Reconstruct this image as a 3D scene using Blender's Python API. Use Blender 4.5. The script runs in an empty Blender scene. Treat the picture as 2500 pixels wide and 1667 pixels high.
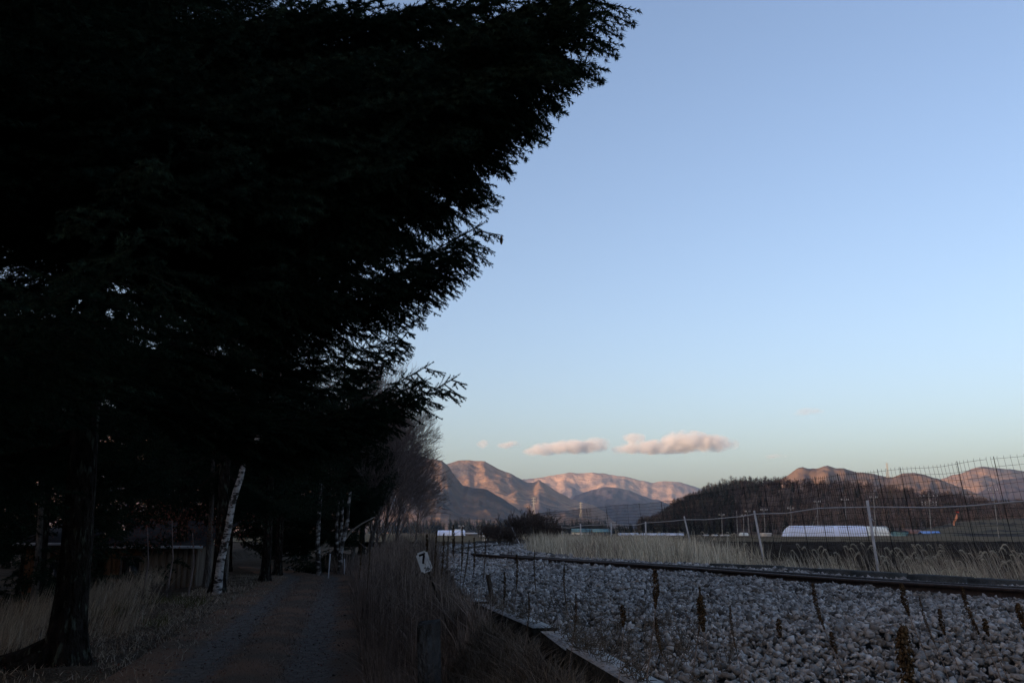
import bpy, bmesh, math, random
import numpy as np
from mathutils import Vector, Matrix, noise

R = random.Random(7)
rng = np.random.default_rng(7)
scn = bpy.context.scene
COL = scn.collection
rad = math.radians

# ------------------------------------------------------------------ camera
CAM_Z = 1.7
PITCH = math.atan(467 / 2200.0)
cam_d = bpy.data.cameras.new("camera")
cam_d.sensor_width = 36.0
cam_d.lens = 36.0 * 2200 / 2500
cam_d.clip_start = 0.05
cam_d.clip_end = 40000
cam = bpy.data.objects.new("camera", cam_d)
cam.location = (0, 0, CAM_Z)
cam.rotation_euler = (math.pi / 2 + PITCH, 0, 0)
COL.objects.link(cam)
scn.camera = cam

# ------------------------------------------------------------------ sky, sun, exposure
SUN_EL = rad(5.0)
SX, SY = 0.74, 0.673
SUN_DIR = Vector((-SX, -SY, math.tan(SUN_EL))).normalized()     # towards the sun
world = bpy.data.worlds.new("World")
scn.world = world
world.use_nodes = True
wn = world.node_tree.nodes
wl = world.node_tree.links
bg = wn["Background"]
sky = wn.new("ShaderNodeTexSky")
sky.sky_type = 'NISHITA'
sky.sun_disc = False
sky.sun_elevation = SUN_EL
sky.sun_rotation = math.atan2(SUN_DIR.x, SUN_DIR.y)
sky.altitude = 900
sky.air_density = 0.85
sky.dust_density = 7.5
sky.ozone_density = 1.0
wb = wn.new("ShaderNodeVectorMath"); wb.operation = 'MULTIPLY'; wb.inputs[1].default_value = (1.03, .97, 1.06)
wl.new(sky.outputs[0], wb.inputs[0]); wl.new(wb.outputs[0], bg.inputs[0])
bg.inputs[1].default_value = 0.15
sun_d = bpy.data.lights.new("sun", 'SUN')
sun_d.energy = 3.0
sun_d.angle = rad(0.5)
sun_d.color = (1.0, 0.62, 0.38)
sun = bpy.data.objects.new("sun", sun_d)
sun.rotation_euler = SUN_DIR.to_track_quat('Z', 'Y').to_euler()
sun.location = (0, 0, 300)
COL.objects.link(sun)
vs = scn.view_settings
scn.display_settings.display_device = 'sRGB'
vs.view_transform = 'Standard'
vs.look = 'None'
vs.exposure = 1.47
vs.gamma = 1.0
vs.use_curve_mapping = False
scn.cycles.use_denoising = True
scn.cycles.max_bounces = 5
scn.cycles.diffuse_bounces = 3
scn.cycles.volume_bounces = 2
scn.cycles.sample_clamp_indirect = 4

# ------------------------------------------------------------------ helpers
CP, SP = math.cos(PITCH), math.sin(PITCH)
def ray(px, py):
    u = (px - 1250) / 2200.0; v = (833.5 - py) / 2200.0
    return (u, CP - v * SP, SP + v * CP)
def atD(px, py, D):                       # the place seen at this pixel, D metres ahead
    a, b, c = ray(px, py); t = D / b
    return Vector((a * t, D, CAM_Z + c * t))
def atZ(px, py, z):
    a, b, c = ray(px, py); t = (z - CAM_Z) / c
    return Vector((a * t, b * t, z))
def proj(p):
    x, y, z = p[0], p[1], p[2] - CAM_Z
    f = y * CP + z * SP; w = -y * SP + z * CP
    if f < 0.1: return None
    return (1250 + 2200 * x / f, 833.5 - 2200 * w / f)

def tag(o, label=None, cat=None, group=None, kind=None):
    if label: o['label'] = label
    if cat: o['category'] = cat
    if group: o['group'] = group
    if kind: o['kind'] = kind
    return o
def empty(name, loc, rz=0, **k):
    o = bpy.data.objects.new(name, None); COL.objects.link(o)
    o.location = loc; o.rotation_euler = (0, 0, rz); o.empty_display_size = .2
    return tag(o, **k)
def link(name, me, parent=None, loc=(0, 0, 0), **k):
    o = bpy.data.objects.new(name, me); COL.objects.link(o)
    o.parent = parent; o.location = loc
    return tag(o, **k)
def mesh_of(name, verts, faces, mat=None, smooth=False):
    """verts (n,3); faces (m,3) or (m,4) array, or a list of such arrays"""
    me = bpy.data.meshes.new(name)
    V = np.asarray(verts, np.float32).reshape(-1, 3)
    fs = faces if isinstance(faces, list) else [faces]
    fs = [np.asarray(f, np.int32) for f in fs if len(f)]
    me.vertices.add(len(V)); me.vertices.foreach_set('co', V.ravel())
    nl = sum(f.size for f in fs); npol = sum(len(f) for f in fs)
    me.loops.add(nl); me.loops.foreach_set('vertex_index', np.concatenate([f.ravel() for f in fs]))
    me.polygons.add(npol)
    tot = np.concatenate([np.full(len(f), f.shape[1], np.int32) for f in fs])
    st = np.concatenate([[0], np.cumsum(tot)[:-1]]).astype(np.int32)
    me.polygons.foreach_set('loop_start', st); me.polygons.foreach_set('loop_total', tot)
    if smooth: me.polygons.foreach_set('use_smooth', np.ones(npol, bool))
    me.update(calc_edges=True)
    if mat: me.materials.append(mat)
    return me

def tubes(P0, P1, r0, r1, n=3):
    """open prisms along many segments -> verts, quads"""
    P0 = np.asarray(P0, float).reshape(-1, 3); P1 = np.asarray(P1, float).reshape(-1, 3)
    m = len(P0); d = P1 - P0; L = np.linalg.norm(d, axis=1, keepdims=True); d = d / np.maximum(L, 1e-9)
    ref = np.where(np.abs(d[:, 2:3]) > .9, np.array([[1., 0, 0]]), np.array([[0., 0, 1.]]))
    a = np.cross(d, ref); a /= np.linalg.norm(a, axis=1, keepdims=True); b = np.cross(d, a)
    r0 = np.broadcast_to(np.asarray(r0, float), (m,)); r1 = np.broadcast_to(np.asarray(r1, float), (m,))
    V = np.zeros((m, 2 * n, 3))
    for k in range(n):
        t = 2 * math.pi * k / n; o = a * math.cos(t) + b * math.sin(t)
        V[:, k] = P0 + o * r0[:, None]; V[:, n + k] = P1 + o * r1[:, None]
    base = (np.arange(m) * 2 * n)[:, None]
    F = [base + np.array([[k, (k + 1) % n, n + (k + 1) % n, n + k]]) for k in range(n)]
    return V.reshape(-1, 3), np.concatenate(F)

def join(parts):
    """[(V,F)] -> V, [F...]"""
    Vs, Fs, o = [], {}, 0
    for V, F in parts:
        V = np.asarray(V, float).reshape(-1, 3)
        for f in (F if isinstance(F, list) else [F]):
            f = np.asarray(f)
            if len(f): Fs.setdefault(f.shape[1], []).append(f + o)
        Vs.append(V); o += len(V)
    return np.concatenate(Vs), [np.concatenate(v) for v in Fs.values()]

def box(x0, x1, y0, y1, z0, z1):
    V = [(x, y, z) for z in (z0, z1) for y in (y0, y1) for x in (x0, x1)]
    F = [(0, 2, 3, 1), (4, 5, 7, 6), (0, 1, 5, 4), (2, 6, 7, 3), (0, 4, 6, 2), (1, 3, 7, 5)]
    return np.array(V, float), np.array(F)
def path_tube(pts, radii, n=6, cap=True):
    pts = [Vector(p) for p in pts]; V = []; F = []
    prev = None
    for i, p in enumerate(pts):
        d = (pts[min(i + 1, len(pts) - 1)] - pts[max(i - 1, 0)]).normalized()
        if prev is None:
            a = d.cross(Vector((0, 0, 1)) if abs(d.z) < .9 else Vector((1, 0, 0))).normalized()
        else:
            a = (prev - d * prev.dot(d)).normalized()
        prev = a; b = d.cross(a)
        r = radii[i] if hasattr(radii, '__len__') else radii
        for k in range(n):
            t = 2 * math.pi * k / n; V.append(p + (a * math.cos(t) + b * math.sin(t)) * r)
    for i in range(len(pts) - 1):
        for k in range(n):
            F.append((i * n + k, i * n + (k + 1) % n, (i + 1) * n + (k + 1) % n, (i + 1) * n + k))
    V = np.array([tuple(v) for v in V]); F = [np.array(F)]
    if cap: F.append(np.array([list(range((len(pts) - 1) * n, len(pts) * n))]))
    return V, F

# ------------------------------------------------------------------ materials
def lin(c): return (c[0], c[1], c[2], 1)
def mat(name, c1, c2=None, scale=8, rough=.9, bump=0, c3=None, s3=1.0, t3=(.55, .7), detail=5, coord='Object', stretch=None, spec=.06, bscale=None, island=0, metal=0, s2=None, bdist=1.0):
    m = bpy.data.materials.new(name); m.use_nodes = True
    n, l = m.node_tree.nodes, m.node_tree.links
    p = n["Principled BSDF"]; p.inputs['Roughness'].default_value = rough
    p.inputs['Specular IOR Level'].default_value = spec; p.inputs['Metallic'].default_value = metal
    tc = n.new("ShaderNodeTexCoord"); src = tc.outputs[coord]
    if stretch:
        mp = n.new("ShaderNodeMapping"); mp.inputs['Scale'].default_value = stretch
        l.new(src, mp.inputs[0]); src = mp.outputs[0]
    out = None
    if c2 is None: p.inputs['Base Color'].default_value = lin(c1)
    else:
        t = n.new("ShaderNodeTexNoise"); t.inputs['Scale'].default_value = scale; t.inputs['Detail'].default_value = detail
        l.new(src, t.inputs[0])
        r = n.new("ShaderNodeValToRGB"); r.color_ramp.elements[0].position = .36; r.color_ramp.elements[1].position = .64
        r.color_ramp.elements[0].color = lin(c1); r.color_ramp.elements[1].color = lin(c2)
        l.new(t.outputs[0], r.inputs[0]); out = r.outputs[0]
        if c3 is not None:
            t2 = n.new("ShaderNodeTexNoise"); t2.inputs['Scale'].default_value = s3; t2.inputs['Detail'].default_value = 4
            l.new(src if not s2 else tc.outputs[coord], t2.inputs[0])
            r2 = n.new("ShaderNodeMapRange"); r2.inputs[1].default_value = t3[0]; r2.inputs[2].default_value = t3[1]
            l.new(t2.outputs[0], r2.inputs[0])
            mx = n.new("ShaderNodeMix"); mx.data_type = 'RGBA'
            l.new(r2.outputs[0], mx.inputs[0]); l.new(out, mx.inputs[6]); mx.inputs[7].default_value = lin(c3); out = mx.outputs[2]
        if island:
            g = n.new("ShaderNodeNewGeometry"); hs = n.new("ShaderNodeHueSaturation")
            mr = n.new("ShaderNodeMapRange"); mr.inputs[3].default_value = 1 - island; mr.inputs[4].default_value = 1 + island
            l.new(g.outputs['Random Per Island'], mr.inputs[0]); l.new(mr.outputs[0], hs.inputs['Value']); l.new(out, hs.inputs['Color']); out = hs.outputs[0]
        l.new(out, p.inputs['Base Color'])
    if bump:
        tb = n.new("ShaderNodeTexNoise"); tb.inputs['Scale'].default_value = bscale or scale * 3; tb.inputs['Detail'].default_value = 6
        l.new(src, tb.inputs[0]); bp = n.new("ShaderNodeBump"); bp.inputs['Strength'].default_value = bump; bp.inputs['Distance'].default_value = bdist
        l.new(tb.outputs[0], bp.inputs['Height']); l.new(bp.outputs[0], p.inputs['Normal'])
    return m

M = {}
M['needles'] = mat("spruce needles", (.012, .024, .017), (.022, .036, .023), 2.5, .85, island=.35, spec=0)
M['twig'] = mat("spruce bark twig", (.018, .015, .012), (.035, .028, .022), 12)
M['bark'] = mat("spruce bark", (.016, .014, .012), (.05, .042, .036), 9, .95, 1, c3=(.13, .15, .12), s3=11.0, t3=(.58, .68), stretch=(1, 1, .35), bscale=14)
M['greybark'] = mat("grey bark", (.10, .09, .085), (.18, .165, .155), 10, .95, .7, c3=(.28, .28, .26), s3=5, t3=(.62, .7), stretch=(1, 1, .3))
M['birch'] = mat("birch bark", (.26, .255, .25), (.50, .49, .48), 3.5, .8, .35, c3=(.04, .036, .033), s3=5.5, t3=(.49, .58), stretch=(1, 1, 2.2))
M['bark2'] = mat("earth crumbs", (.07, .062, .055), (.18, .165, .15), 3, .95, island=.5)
M['birchgrey'] = mat("greyer patchy birch bark", (.16, .155, .15), (.40, .39, .38), 3.5, .8, .35, c3=(.04, .036, .033), s3=4, t3=(.42, .52), stretch=(1, 1, 1.6))  # greyer base and wider dark patches than the leaning birch
M['bare'] = mat("bare twigs", (.10, .08, .078), (.21, .17, .16), 5)
M['pale'] = mat("pale bare branch", (.30, .27, .24), (.45, .42, .38), 5)
M['shrub'] = mat("shrub twigs", (.055, .045, .042), (.10, .08, .07), 5)
M['leafred'] = mat("dry red leaves", (.09, .035, .025), (.16, .06, .04), 4, island=.4)
M['reed'] = mat("dry pale reed", (.36, .325, .25), (.64, .59, .46), .9, .8, island=.5)
M['litter'] = mat("matted brown grass", (.07, .058, .047), (.14, .12, .095), 3, .9, island=.5)
M['straw'] = mat("dry straw grass", (.24, .205, .165), (.42, .365, .285), 3, .85, island=.4)
M['weed'] = mat("dry brown weed stems", (.12, .095, .08), (.25, .205, .175), 3, .9, island=.55)
M['green'] = mat("low green grass", (.06, .07, .03), (.13, .13, .055), 4, .85, island=.4)
M['head'] = mat("weed seed heads", (.045, .03, .018), (.11, .075, .04), 30, .95)
M['plume'] = mat("silver grass plumes", (.38, .34, .26), (.52, .48, .38), 6, .9)
M['ground'] = mat("earth with leaf litter", (.055, .045, .036), (.12, .098, .075), 1.6, .95, .8, c3=(.10, .08, .055), s3=.35, t3=(.45, .65), bscale=18)
M['farfield'] = mat("dry field grass", (.085, .07, .04), (.12, .098, .055), .02, .95, .3, c3=(.10, .07, .04), s3=.006, t3=(.45, .6), bscale=.6, stretch=(.35, 1, 1))
M['terrace'] = mat("rough dry slope", (.075, .065, .042), (.12, .10, .065), .15, .95, .5, c3=(.03, .027, .025), s3=.05, t3=(.52, .6), bscale=.8)
M['plough'] = mat("dark ploughed soil", (.02, .014, .01), (.045, .033, .024), 2.2, .95, .9, c3=(.085, .062, .04), s3=7, t3=(.62, .7), bscale=9)
M['stone'] = mat("crushed grey stone", (.19, .188, .184), (.32, .316, .308), 9, .9, 0, island=.7, c3=(.15, .125, .10), s3=2.2, t3=(.52, .72))
M['bed'] = mat("dark gravel bed", (.025, .025, .026), (.05, .05, .05), 14, .95, 1)
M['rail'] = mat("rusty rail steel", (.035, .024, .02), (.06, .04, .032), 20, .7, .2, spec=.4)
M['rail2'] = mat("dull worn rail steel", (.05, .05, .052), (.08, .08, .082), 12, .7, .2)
M['railtop'] = mat("worn rail head", (.07, .06, .065), (.11, .10, .10), 20, .6, metal=.3)
M['sleeper'] = mat("weathered concrete sleeper", (.18, .17, .16), (.26, .25, .24), 8, .95, .5)
M['conc'] = mat("weathered concrete", (.13, .13, .13), (.21, .21, .207), 5, .9, .5, c3=(.07, .07, .065), s3=2, t3=(.55, .75), bscale=30)
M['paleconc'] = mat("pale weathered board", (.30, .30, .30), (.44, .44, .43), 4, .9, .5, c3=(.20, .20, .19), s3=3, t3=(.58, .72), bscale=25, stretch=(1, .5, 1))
M['agedconc'] = mat("aged streaked concrete", (.05, .052, .052), (.10, .105, .105), 5, .95, .6, c3=(.025, .025, .022), s3=7, t3=(.5, .65), bscale=30, stretch=(1, 1, .5))
M['shadeconc'] = mat("concrete with painted shade", (.022, .022, .020), (.05, .05, .045), 6, .95, .5, c3=(.09, .09, .085), s3=4, t3=(.6, .75), bscale=30)  # shade on the board sides, put into the colour
M['trough'] = mat("dark old trough concrete", (.05, .055, .055), (.08, .085, .085), 4, .95, .3)
M['oldwood'] = mat("old grey wood", (.09, .075, .06), (.15, .13, .11), 4, .95, .7, stretch=(6, 6, .6))
M['galv'] = mat("galvanised steel pipe", (.30, .31, .33), (.42, .43, .45), 6, .5, spec=.5)
M['wire'] = mat("dark net wire", (.016, .016, .018), None)
M['white'] = mat("white enamel", (.60, .62, .62), (.74, .75, .74), 14, .7, c3=(.30, .25, .19), s3=26, t3=(.55, .75))
M['black'] = mat("black paint", (.012, .012, .014), None, rough=.6)
M['film'] = mat("greenhouse film", (.56, .66, .88), (.66, .75, .93), .35, .5, spec=.4)
M['film2'] = mat("clear greenhouse film", (.66, .74, .74), (.76, .83, .83), .5, .5)
M['whitewall'] = mat("white wall", (.60, .60, .56), (.7, .7, .66), 1)
M['redflag'] = mat("red cloth", (.55, .05, .04), (.7, .10, .07), 3)
M['orange'] = mat("orange streamer", (.75, .30, .16), (.85, .38, .22), 3)
M['bluesheet'] = mat("blue sheet roof", (.14, .28, .62), (.2, .35, .7), 2, .6)
M['teal'] = mat("teal sheet wall", (.14, .28, .32), (.18, .33, .37), 2, .7)
M['brownroof'] = mat("brown roof", (.16, .10, .09), (.22, .14, .12), 2, .8)
M['darkroof'] = mat("dark roof", (.025, .025, .03), (.05, .05, .055), 2, .7)
M['plankwarm'] = mat("warm brown planks", (.12, .06, .03), (.20, .10, .055), 3, .85, .3, stretch=(5, 5, .5))
M['plankgrey'] = mat("weathered planks", (.11, .09, .075), (.18, .155, .13), 3, .9, .3, stretch=(5, 5, .5))
M['tin'] = mat("pale tin roof edge", (.38, .40, .46), (.5, .52, .58), 3, .45)
M['glass'] = mat("dark window glass", (.02, .024, .03), None, rough=.08, spec=.5)
M['pole'] = mat("concrete pole", (.20, .20, .19), (.26, .26, .25), 3)
M['pylon'] = mat("pale pylon steel", (.36, .36, .34), None, rough=.6)
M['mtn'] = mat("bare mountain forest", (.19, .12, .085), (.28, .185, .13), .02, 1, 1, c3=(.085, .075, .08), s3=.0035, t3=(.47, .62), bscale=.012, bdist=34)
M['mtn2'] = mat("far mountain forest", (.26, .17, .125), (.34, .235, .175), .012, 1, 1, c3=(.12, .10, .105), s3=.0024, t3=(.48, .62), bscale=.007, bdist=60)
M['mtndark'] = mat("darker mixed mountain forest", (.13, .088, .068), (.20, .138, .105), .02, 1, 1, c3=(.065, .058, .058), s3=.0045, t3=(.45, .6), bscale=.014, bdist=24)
M['mtnshade'] = mat("mountain with painted shade", (.05, .043, .055), (.08, .066, .078), .02, 1, 1, bscale=.014, bdist=24)  # dark base colour stands in for shade lying on the hills
M['hillsoil'] = mat("forest floor", (.07, .055, .045), (.11, .085, .07), .03, 1)
M['larch'] = mat("bare larch wood", (.06, .048, .05), (.16, .12, .10), .015, 1, island=.6)
M['conifer'] = mat("far dark conifers", (.028, .034, .032), (.05, .055, .05), .02, 1, island=.35)

# ------------------------------------------------------------------ layout curves
def interp(y, pts):
    ys = [p[1] for p in pts]; xs = [p[0] for p in pts]
    return float(np.interp(y, ys, xs))
def path_c(y): return -3.1 - (y - 11) * .184 if y < 37 else -7.9 - (y - 37) * .42
EDGE_PX = [(1700, 1790), (1552, 1680), (1432, 1617), (1380, 1585), (1318, 1545), (1308, 1532), (1240, 1506), (1168, 1470), (1154, 1460), (1120, 1447), (1095, 1438)]
EDGE = [atZ(a, b, .99) for a, b in EDGE_PX]; print('EDGE', [tuple(round(c, 2) for c in e) for e in EDGE])
BOARD = [(2.9, -6), (1.6, 1)] + [(e.x, e.y) for e in EDGE[:4] + EDGE[5:8] + EDGE[9:]] + [ (-1.1, 15), (-1.5, 20), (-2.9, 27), (-3.9, 34), (-4.3, 45), (-4.0, 60), (-3.5, 80), (-4, 110)]
NEAR = [(12.0, -6), (9.4, 2), (5.7, 10.1), (4.4, 12.9), (2.8, 17.7), (.53, 23.2), (-1.15, 28), (-2.0, 32.5), (-2.25, 37), (-2.0, 42), (-1.2, 48), (-.1, 56), (.5, 68), (.2, 84), (-1.5, 110), (-8, 190)]
def spline(pts, step=.5):
    P = [Vector((p[0], p[1], 0)) for p in pts]; out = []
    for i in range(len(P) - 1):
        p0 = P[max(i - 1, 0)]; p1 = P[i]; p2 = P[i + 1]; p3 = P[min(i + 2, len(P) - 1)]
        n = max(2, int((p2 - p1).length / step))
        for k in range(n):
            t = k / n
            out.append(.5 * ((2 * p1) + (p2 - p0) * t + (2 * p0 - 5 * p1 + 4 * p2 - p3) * t * t + (3 * p1 - p0 - 3 * p2 + p3) * t ** 3))
    out.append(P[-1]); return out
RS = spline(NEAR)
RSN = []
for i, p in enumerate(RS):
    d = (RS[min(i + 1, len(RS) - 1)] - RS[max(i - 1, 0)]).normalized(); RSN.append(Vector((d.y, -d.x, 0)))   # to the right of the line
RSA = np.array([(p.x, p.y) for p in RS]); RSNA = np.array([(p.x, p.y) for p in RSN])
def rail_off(x, y):
    """signed distance to the near rail, + on the fence side (arrays)"""
    x = np.asarray(x, float); y = np.asarray(y, float)
    d2 = (x[..., None] - RSA[:, 0]) ** 2 + (y[..., None] - RSA[:, 1]) ** 2
    k = d2.argmin(-1)
    s = (x - RSA[k, 0]) * RSNA[k, 0] + (y - RSA[k, 1]) * RSNA[k, 1]
    return np.sign(s) * np.sqrt(d2.min(-1))
BX = np.array([p[0] for p in BOARD]); BY = np.array([p[1] for p in BOARD])
def board_x(y): return np.interp(y, BY, BX)
def path_cv(y): return np.where(y < 37, -3.1 - (y - 11) * .184, -7.9 - (y - 37) * .42)
def sm(a, b, x):
    t = np.clip((x - a) / (b - a), 0, 1); return t * t * (3 - 2 * t)
def ground_z(x, y):
    x = np.asarray(x, float); y = np.asarray(y, float)
    pc = path_cv(np.clip(y, -30, 60)); bx = board_x(y)
    left = pc - x                                         # metres left of the path centre
    z = -1.0 * sm(3.5, 9, left) * sm(62, 46, y) + .74 * sm(48, 75, y) * (left > 1.6)
    bank = sm(0, 1, (x - (pc + 1.6)) / np.maximum(bx - .15 - (pc + 1.6), .3)) * .90
    z = np.where(left < -1.6, bank, z)
    ro = rail_off(np.clip(x, -60, 60), np.clip(y, -10, 190))
    inb = (x > bx - .1)
    z = np.where(inb, .80, z)
    z = np.where(inb & (ro > 2.4), .80 - .05 * sm(2.4, 4, ro), z)
    near = sm(130, 70, np.abs(y)) * sm(75, 45, np.abs(x)); far_l = (x < -45) & (y < 75)
    z = z * near + (1 - near) * .75 * sm(-60, -20, y) - 1.0 * (1 - sm(-60, -20, y))
    z = np.where(far_l, -1.0 * sm(75, 50, y) + .75 * sm(50, 75, y), z)
    return z
def gz(x, y): return float(ground_z(np.array([x]), np.array([y]))[0])

# ------------------------------------------------------------------ ground sheets
def axis(fine0, fine1, step, far, grow=1.16):
    a = list(np.arange(fine0, fine1 + 1e-6, step)); s = step
    while a[-1] < far: s *= grow; a.append(a[-1] + s)
    s = step
    while a[0] > -far: s *= grow; a.insert(0, a[0] - s)
    return np.array(a)
def grid_mesh(name, xs, ys, zf, m, smooth=True):
    X, Y = np.meshgrid(xs, ys); Z = zf(X, Y)
    nx, ny = len(xs), len(ys)
    i = (np.arange(ny - 1)[:, None] * nx + np.arange(nx - 1)[None]).ravel()
    return mesh_of(name, np.stack([X.ravel(), Y.ravel(), Z.ravel()], 1), np.stack([i, i + 1, i + nx + 1, i + nx], 1), m, smooth)
def rough(X, Y, a, s, seed=0):
    r = np.random.default_rng(seed); z = np.zeros_like(X)
    for k in range(14):
        th = r.uniform(0, 6.28); f = s * r.uniform(.5, 2.2); z += np.sin((X * math.cos(th) + Y * math.sin(th)) * f + r.uniform(0, 6.28)) / 14
    return z * a
def gzf(X, Y):
    z = ground_z(X, Y); k = (np.abs(path_cv(np.clip(Y, -30, 60)) - X) > 1.7) & (X < board_x(Y) - .3)
    return z + rough(X, Y, .16, 2.6, 3) * k * sm(140, 60, np.hypot(X, Y)) - .03 - .12 * (np.abs(path_cv(np.clip(Y, -30, 60)) - X) < 1.45) * (Y > 4) * (Y < 47)
xs = axis(-20, 22, .4, 9000); ys = axis(-8, 75, .5, 9000)
link("ground", grid_mesh("ground", xs, ys, gzf, M['ground']), kind='structure')

# dirt path with two wheel ruts and a grassy crown
def path_material():
    m = mat("dirt path", (.105, .095, .086), (.175, .16, .145), 9, .95, .6, bscale=40)
    n, l = m.node_tree.nodes, m.node_tree.links
    p = n["Principled BSDF"]; base = p.inputs['Base Color'].links[0].from_socket
    at = n.new("ShaderNodeAttribute"); at.attribute_name = "crown"
    t = n.new("ShaderNodeTexNoise"); t.inputs['Scale'].default_value = 2.6; t.inputs['Detail'].default_value = 8
    tc = n.new("ShaderNodeTexCoord"); l.new(tc.outputs['Object'], t.inputs[0])
    ad = n.new("ShaderNodeMath"); ad.operation = 'MULTIPLY_ADD'; ad.inputs[1].default_value = 1.6; l.new(t.outputs[0], ad.inputs[0])
    l.new(at.outputs['Fac'], ad.inputs[2])
    mr = n.new("ShaderNodeMapRange"); mr.inputs[1].default_value = .95; mr.inputs[2].default_value = 1.45; l.new(ad.outputs[0], mr.inputs[0])
    mx = n.new("ShaderNodeMix"); mx.data_type = 'RGBA'
    rp = n.new("ShaderNodeValToRGB"); rp.color_ramp.elements[0].color = (.13, .10, .076, 1); rp.color_ramp.elements[1].color = (.205, .128, .088, 1)
    rp.color_ramp.elements[0].position = .42; rp.color_ramp.elements[1].position = .6
    t3 = n.new("ShaderNodeTexNoise"); t3.inputs['Scale'].default_value = .55; l.new(tc.outputs['Object'], t3.inputs[0]); l.new(t3.outputs[0], rp.inputs[0])
    l.new(mr.outputs[0], mx.inputs[0]); l.new(base, mx.inputs[6]); l.new(rp.outputs[0], mx.inputs[7]); l.new(mx.outputs[2], p.inputs['Base Color'])
    return m
us = np.linspace(-1.75, 1.75, 36); vv = np.arange(4, 48, .3)
U, Vv = np.meshgrid(us, vv)
X = path_cv(Vv) + U; rut = np.exp(-((np.abs(U) - .72) / .33) ** 2)
Z = .012 - .045 * rut + .035 * np.exp(-(U / .35) ** 2) + rough(X, Vv, .02, 1.5, 5) + rough(X, Vv, .004, 13, 6) - .05 * (np.abs(U) > 1.7)
i = (np.arange(len(vv) - 1)[:, None] * len(us) + np.arange(len(us) - 1)[None]).ravel()
me = mesh_of("path", np.stack([X.ravel(), Vv.ravel(), Z.ravel()], 1), np.stack([i, i + 1, i + len(us) + 1, i + len(us)], 1), path_material(), True)
a = me.attributes.new("crown", 'FLOAT', 'POINT'); a.data.foreach_set('value', np.clip(1 - rut * 1.25, 0, 1).ravel().astype(np.float32))
link("path", me, kind='structure')

# ploughed field and the dry field behind it
def plough_z(X, Y):
    return .775 + .05 * np.sin(Y * 7.5 + np.sin(X * .3)) + rough(X, Y, .16, 9, 8) + rough(X, Y, .08, 23, 9)
xs = np.concatenate([np.arange(9.6, 40, .22), np.arange(40, 110, .9)]); ys = np.concatenate([np.arange(17, 50, .2), np.arange(50, 96, .5)])
link("ploughed_field", grid_mesh("ploughed_field", xs, ys, plough_z, M['plough'], False), kind='structure')
xs = axis(-60, 400, 12, 4200, 1.3); ys = np.concatenate([np.arange(96, 330, 6), np.arange(330, 1500, 60), [1800, 2400]])
def farfield_z(X, Y): return .785 + .02 * np.sin(Y * .8)
link("dry_field", grid_mesh("dry_field", xs[xs > -1500], ys, farfield_z, M['farfield']), kind='structure')

# ------------------------------------------------------------------ mountains
def lerp_profile(pts, px):
    return np.interp(px, [p[0] for p in pts], [p[1] for p in pts])
def mountain(name, prof, D, foot, m, amp=.5, step=5, rows=46, seed=0, back=.35, spur=9.0, base_z=.5, rug=1.6, dfun=None):
    pxs = np.arange(prof[0][0], prof[-1][0] + 1, step)
    crest = lerp_profile(prof, pxs)
    V = []
    for j, (px, py) in enumerate(zip(pxs, crest)):
        Dc = D if dfun is None else D * dfun(px)
        py += rug * noise.noise(Vector((px * .06, seed, 0))) + rug * .5 * noise.noise(Vector((px * .21, seed, 3)))
        top = atD(px, py, Dc); H = top.z - base_z; u = (px - 1250) / 2200 / (CP + SP * SP / CP)
        az = u
        for r in range(rows + 1):
            s = r / rows
            if s <= .8:
                q = s / .8; d = foot + (Dc - foot) * q
                w = noise.noise(Vector((az * spur * 1.6 + seed, q * 2.5, 7.7))) * .9
                g = abs(noise.noise(Vector((az * spur + w, q * 1.3 + seed * 3.1, seed)))) * 1.3 + .5 * abs(noise.noise(Vector((az * spur * 2.7 + w * 2, q * 2.8, seed + 5))))
                g += .42 * noise.noise(Vector((az * spur * 7, q * 6, seed + 9))) + .28 * noise.noise(Vector((az * spur * 19, q * 9, seed + 4)))
                z = H * (q ** 1.25) * (1 - amp * min(g, 1.) * (4 * q * (1 - q)) ** .8) if q > 0 else -3
                
            else:
                q = (s - .8) / .2; d = Dc * (1 + back * q); z = H * (1 - q) ** 1.1
            px_x = (px - 1250) / 2200 * d / (ray(px, py)[1])
            V.append((px_x, d, base_z + z - (6 if r in (0, rows) else 0)))
    n = rows + 1; nc = len(pxs)
    i = (np.arange(nc - 1)[:, None] * n + np.arange(rows)[None]).ravel()
    return link(name, mesh_of(name, V, np.stack([i, i + n, i + n + 1, i + 1], 1), m, True), kind='structure')
M2P = [(1180, 1176), (1262, 1172), (1314, 1166), (1344, 1161), (1390, 1153), (1413, 1155), (1455, 1153), (1497, 1159), (1536, 1164.6), (1563, 1172), (1593, 1178), (1616, 1174), (1658, 1176), (1685, 1184), (1708, 1191), (1800, 1208), (1950, 1215), (2200, 1225)]
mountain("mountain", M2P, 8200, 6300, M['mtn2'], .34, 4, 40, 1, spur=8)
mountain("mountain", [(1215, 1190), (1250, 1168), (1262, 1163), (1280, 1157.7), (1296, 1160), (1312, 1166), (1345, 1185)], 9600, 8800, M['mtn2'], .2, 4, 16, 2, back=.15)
M3P = [(1340, 1262), (1380, 1235), (1402, 1208), (1425, 1200), (1455, 1191), (1478, 1185.6), (1509, 1189), (1536, 1195), (1566, 1208.6), (1608, 1220), (1650, 1237), (1689, 1252), (1800, 1262), (2000, 1270)]
mountain("mountain", M3P, 6000, 4600, M['mtnshade'], .3, 4, 34, 3, spur=10)
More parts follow.
